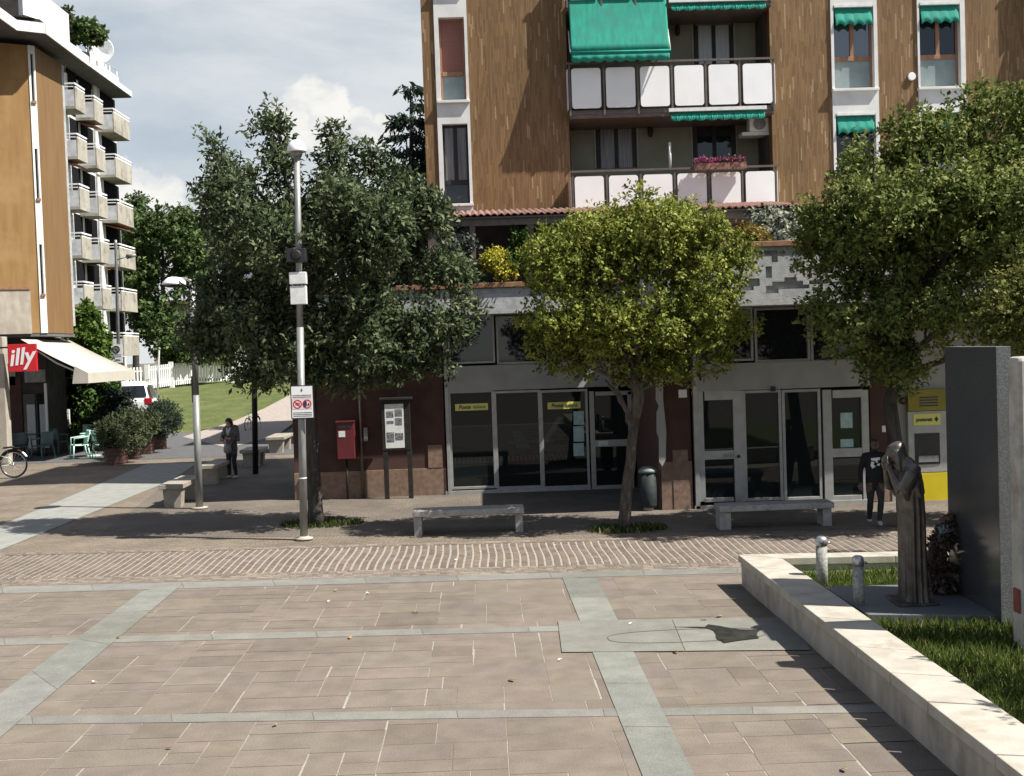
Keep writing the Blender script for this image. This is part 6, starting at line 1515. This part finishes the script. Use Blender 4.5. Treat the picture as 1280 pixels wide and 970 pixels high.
# ------------------------------------------------------------------ picket fence, pale house, far wall
root = None; fa, fb = W(152,478,70.0), onmound(262,480)
fp = [onmound(140,492), onmound(185,489), onmound(215,484.5), onmound(245,481), onmound(290,478), onmound(345,476)]
root = thing('picket_fence', fp[2], 'white slatted fence running behind the sloping lawn and the parked car', 'fence')
for a, c in zip(fp, fp[1:]):
    n = max(3,int((c-a).length/.19)); b = MB(); d = (c-a).normalized(); nv = Vector((-d.y,d.x,0))
    for i in range(n):
        p = a.lerp(c,i/n); b.obox(p+Vector((0,0,.80)), d, nv, (0,0,1), .058, .02, .72)
    b.build('pickets','fence_white',root)
    b = MB()
    for z in (.35,1.25): b.tube([a+Vector((0,.04,z)),c+Vector((0,.04,z))],.05,4)
    b.build('rail','fence_white',root)
    b = MB(); b.box(a.x-.14,a.x+.14,a.y-.14,a.y+.14,a.z-.1,a.z+1.65); b.build('post','fence_white',root)
h0 = W(236,440,108); root = thing('garden_house', (h0.x,108,0), 'pale house glimpsed through the trees behind the white fence', 'house')
s = 108/F; b = MB(); b.box(h0.x-3.2,h0.x+12,108,118,1.5,W(236,380,108).z); b.build('wall','house_pale',root)
b = MB(); z = W(236,380,108).z; b.prism([(h0.x-3.6,107.5),(h0.x+12.4,107.5),(h0.x+12.4,118.5),(h0.x-3.6,118.5)],z+.01,z+.35); b.build('roof','terracotta',root)
for k in range(3): b = MB(); b.box(h0.x-1.8+4*k,h0.x-.5+4*k,107.93,107.99,3.2,5.2); b.build('window','dark_glass',root)
# low white slatted panel beside the cafe
X0,X1,Z0,Z1 = R(60,512,88,546,46.2); root = thing('slatted_panel', ((X0+X1)/2,46.2,0), 'low white slatted panel between the cafe corner and the hedge', 'panel')
b = MB()
for k in range(7): b.box(X0,X1,46.1,46.14,max(.1,Z0)+(Z1-max(.1,Z0))*k/7+.01,max(.1,Z0)+(Z1-max(.1,Z0))*(k+1)/7-.015)
b.build('slats','fence_white',root); b = MB(); b.box(X0,X0+.08,46.15,46.2,0,Z1); b.box(X1-.08,X1,46.15,46.2,0,Z1); b.build('posts','fence_white',root)

# ------------------------------------------------------------------ white car seen from behind
Yc = 52.0; cxp = W(166,500,Yc); cx0 = cxp.x; s = Yc/F; wd = 46*s/2
ztop = W(171,477,Yc).z; zc = 0
root = thing('parked_car', (cx0,Yc,0), 'white estate car parked by the lawn, seen from behind, with a dark rear window', 'car')
Hc = ztop
def carbody():
    st = [(0,.86,.30,.95),(.05,.95,.26,1.0),(.5,1.0,.22,1.02),(3.2,1.0,.22,1.0),(4.2,.95,.25,.86),(4.5,.80,.32,.72)]
    rings = []
    for y,k,z0,z1 in st:
        a = wd*k; z0 *= Hc/1.5; z1 *= Hc/1.5; r = .1
        rings.append([Vector((cx0+x,Yc+y,z)) for x,z in ((-a+r,z0),(a-r,z0),(a,z0+r),(a,(z0+z1)/2),(a-.03,z1-r),(a-r-.03,z1),(-a+r+.03,z1),(-a+.03,z1-r),(-a,(z0+z1)/2),(-a,z0+r))])
    return MB().loft(rings)
carbody().build('body','car_white',root,.02)
b = MB(); rings = []
for y,k,z1 in ((.06,.84,1.0),(.25,.80,1.22),(.52,.75,1.42),(.95,.74,1.5),(2.0,.73,1.48),(2.7,.72,1.36),(3.45,.78,1.02)):
    a = wd*k; t = a*(.86 if z1>1.1 else 1.0); zb2 = .95*Hc/1.5; z1 *= Hc/1.5
    rings.append([Vector((cx0+x,Yc+y,z)) for x,z in ((-a*1.1,zb2),(a*1.1,zb2),(t,z1-.07),(t-.10,z1),(-t+.10,z1),(-t,z1-.07))])
b.loft(rings); b.build('cabin','car_white',root,.05)
q = Hc/1.5
b = MB(); b.plate([(cx0-wd*.72,Yc+.10,1.10*q),(cx0+wd*.72,Yc+.10,1.10*q),(cx0+wd*.58,Yc+.42,1.38*q),(cx0-wd*.58,Yc+.42,1.38*q)],(0,-.03,.012)); b.build('rear_window','dark_glass',root)
for sd in (-1,1):
    b = MB(); b.plate([(cx0+sd*wd*.90,Yc+.42,1.04*q),(cx0+sd*wd*.90,Yc+3.1,1.03*q),(cx0+sd*wd*.74,Yc+2.55,1.36*q),(cx0+sd*wd*.73,Yc+.62,1.38*q)],(sd*.035,0,.02)); b.build('side_window','dark_glass',root)
    b = MB(); b.box(cx0+sd*wd*.60,cx0+sd*wd*.98,Yc-.02,Yc+.2,.88*q,1.05*q); b.build('tail_light','tail_red',root,.02)
    for y in (.85,3.55):
        b = MB(); b.tube([(cx0+sd*(wd*.99-.19),Yc+y,.31),(cx0+sd*wd*1.0,Yc+y,.31)],.32,18); wh = b.build('wheel','rubber',root,.02)
        b = MB(); b.tube([(cx0+sd*(wd*1.0),Yc+y,.31),(cx0+sd*(wd*1.01),Yc+y,.31)],.20,14); b.build('rim','chrome',wh)
    b = MB(); b.tube([(cx0+sd*wd*.66,Yc+.9,1.52*q),(cx0+sd*wd*.66,Yc+2.4,1.52*q)],.025,6); b.build('roof_rail','chrome',root)
b = MB(); b.box(cx0-wd*.98,cx0+wd*.98,Yc-.09,Yc+.1,.34*q,.58*q); b.build('bumper','car_white',root,.04)
b = MB(); b.box(cx0-.27,cx0+.27,Yc-.01,Yc+.03,.68*q,.79*q); b.build('number_plate','sign_white',root)
b = MB(); b.tube([(cx0,Yc-.0,.88*q),(cx0,Yc+.03,.88*q)],.06,12); b.build('badge','chrome',root)
root.rotation_euler = (0,0,math.radians(11))

# ------------------------------------------------------------------ bicycle at the left edge
rw = G(18,597.5); Y = rw.y; s = Y/F; r = 17*s
root = thing('bicycle', rw, 'cream bicycle parked at the left edge, only its rear half in the picture', 'bicycle')
def ringtube(c, rr, th, m, nm, parent):
    b = MB(); n = 36; pts = [Vector((c.x+rr*math.cos(2*math.pi*i/n),c.y,c.z+rr*math.sin(2*math.pi*i/n))) for i in range(n+1)]
    b.tube(pts, th, 8, caps=False); return b.build(nm,m,parent)
def bwheel(c):
    w_ = ringtube(c, r-.02, .022, 'rubber','wheel',root); ringtube(c, r-.055, .012,'chrome','rim',w_)
    b = MB()
    for i in range(18):
        a = 2*math.pi*i/18; b.tube([c+Vector((0,.02*(-1)**i,0)), c+Vector(((r-.06)*math.cos(a),0,(r-.06)*math.sin(a)))],.0035,4)
    b.build('spokes','chrome',w_); b = MB(); b.tube([c+Vector((0,-.05,0)),c+Vector((0,.05,0))],.03,10); b.build('hub','chrome',w_)
hc1 = rw+Vector((0,0,r)); hc2 = hc1+Vector((-1.28,0,0)); bwheel(hc1); bwheel(hc2)
bbk = hc1+Vector((-.52,0,-.06)); seat = W(11,560,Y); hd = hc2+Vector((.20,0,.50)); hd.z = hc2.z+.5; sj = seat+Vector((-.05,0,-.18))
b = MB(); b.tube([bbk,sj,seat-Vector((.02,0,.03))],[.022,.02,.016],8); b.tube([bbk,hd-Vector((0,0,.05))],.024,8); b.tube([sj-Vector((0,0,.12)),hd],.02,8); b.tube([bbk,hc1],.016,6); b.tube([sj,hc1],.014,6); b.tube([hd+Vector((-.02,0,.12)),hd,hc2],[.02,.02,.015],8); b.build('frame','cream_paint',root)
b = MB(); b.loft([oval(seat+Vector((x,0,z)),EY,Vector((0,0,1)),a,.03,12) for x,z,a in ((.16,.03,.03),(.13,.03,.09),(.02,.02,.08),(-.12,.01,.03),(-.16,.01,.015))]); b.build('saddle','leather_black',root)
b = MB(); n = 16; pts = [hc1+Vector(((r+.03)*math.cos(a),0,(r+.03)*math.sin(a))) for a in [math.radians(160-i*9) for i in range(n)]]; b.tube(pts,.03,6,flat=1.0); mg = b.build('mudguard','dark_metal',root)
b = MB(); pts = [hc1+Vector(((r+.033)*math.cos(a),0,(r+.033)*math.sin(a))) for a in [math.radians(52-i*6) for i in range(5)]]; b.tube(pts,.036,6); b.build('mudguard_tip','sign_white',mg)
b = MB(); b.tube([bbk+Vector((0,-.05,0)),bbk+Vector((0,.05,0))],.09,14); b.tube([bbk+Vector((0,-.07,0)),bbk+Vector((.12,-.07,-.12)),bbk+Vector((.12,-.15,-.12))],.014,6); b.build('crank','chrome',root)
b = MB(); b.tube([bbk+Vector((0,.06,.05)),hc1+Vector((0,.06,.04))],.035,6,flat=.4); b.build('chain_guard','cream_paint',root)
b = MB(); q = hd+Vector((-.03,0,.16)); b.tube([q+Vector((.12,-.28,.02)),q+Vector((0,-.2,.05)),q,q+Vector((0,.2,.05)),q+Vector((.12,.28,.02))],.014,8); b.build('handlebar','chrome',root)
b = MB(); b.box(hc1.x-.30,hc1.x+.18,Y-.07,Y+.07,hc1.z+r+.08,hc1.z+r+.095); b.build('carrier','dark_metal',root)

far_bike = dup(root, G(322,538), math.radians(76), 'small distant bicycle beyond the shaded path, half hidden by the thin dark lamp post', .8)
# a white stool on the balcony
sp_ = W(823,206,YU+.35); fz = zp1b-.04-pitch_z
stl = thing('stool', (sp_.x, YU+.45, fz), 'small white stool standing on the lower balcony beside the awning post', 'stool')
b = MB(); b.lathe([(.20,.80),(.21,.83),(.20,.86)],(sp_.x,YU+.45,fz),20); b.build('seat','white_panel',stl)
for q in range(4): b = MB(); a_ = math.pi/4+q*math.pi/2; b.tube([(sp_.x+.19*math.cos(a_),YU+.45+.19*math.sin(a_),fz),(sp_.x+.15*math.cos(a_),YU+.45+.15*math.sin(a_),fz+.80)],.018,6); b.build('leg','white_panel',stl)

# ------------------------------------------------------------------ cafe chairs and tables
def chair(name, label, m, loc, rz, sc):
    root = thing(name, (0,0,0), label, 'chair', 'cafe chairs under the awning')
    for sx in (-1,1):
        b = MB(); b.tube([(sx*.25,-.24,0),(sx*.22,-.20,.43)],[.018,.026],8); b.build('leg',m,root)
        b = MB(); b.tube([(sx*.25,.26,0),(sx*.22,.20,.43)],[.018,.026],8); b.build('leg',m,root)
        b = MB(); b.tube([(sx*.23,-.2,.42),(sx*.265,-.19,.64),(sx*.265,.08,.66),(sx*.24,.22,.68)],[.02,.022,.024,.02],8); b.build('arm',m,root)
    b = MB(); n = 8; top = []
    for j in range(n+1):
        t = j/n; top.append([(x*.235, -.22+.44*t, .43+.018*abs(x)**2-.02*math.sin(math.pi*t)) for x in (-1,-.5,0,.5,1)])
    b.grid(top)
    o = b.build('seat',m,root); sm = o.modifiers.new('t','SOLIDIFY'); sm.thickness = .03
    b = MB(); rows = []
    for j in range(7):
        t = j/6; rows.append([(x*(.235+.02*t), .22+.10*t-.05*x*x*0-.06*abs(x)**2+.03, .46+.40*t) for x in (-1,-.6,-.2,.2,.6,1)])
    b.grid(rows)
    o = b.build('backrest',m,root); sm = o.modifiers.new('t','SOLIDIFY'); sm.thickness = .025
    root.location = loc; root.rotation_euler = (0,0,rz); root.scale = (sc,)*3
    return root
sc = 1.16
ch = chair('cafe_chair','pale mint plastic armchair facing right at the sunny edge of the cafe terrace','mint_plastic',G(100,573),math.radians(-60),sc)
dup(ch, G(131,572.5), math.radians(150), 'pale mint plastic armchair partly behind the nearest planter', sc)
dup(ch, G(115,563), math.radians(20), 'pale mint plastic armchair behind the small round table', sc)
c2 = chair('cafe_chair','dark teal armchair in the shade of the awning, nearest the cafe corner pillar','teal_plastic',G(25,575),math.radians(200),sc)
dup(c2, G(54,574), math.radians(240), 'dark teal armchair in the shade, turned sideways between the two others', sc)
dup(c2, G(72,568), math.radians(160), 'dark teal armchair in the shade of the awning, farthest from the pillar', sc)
def ctable(loc, label, m):
    root = thing('cafe_table', loc, label, 'table', 'cafe tables under the awning'); loc = Vector(loc)
    b = MB(); b.lathe([(.44,.82),(.45,.835),(.44,.85)],loc,28); b.build('tabletop',m,root)
    b = MB(); b.tube([loc+Vector((0,0,.02)),loc+Vector((0,0,.819))],.035,10); b.build('column',m,root); b = MB(); b.lathe([(.28,0),(.27,.025),(.05,.05)],loc,20); b.build('base',m,root)
ctable(G(117,570),'small pale mint round table between the mint chairs','mint_plastic')
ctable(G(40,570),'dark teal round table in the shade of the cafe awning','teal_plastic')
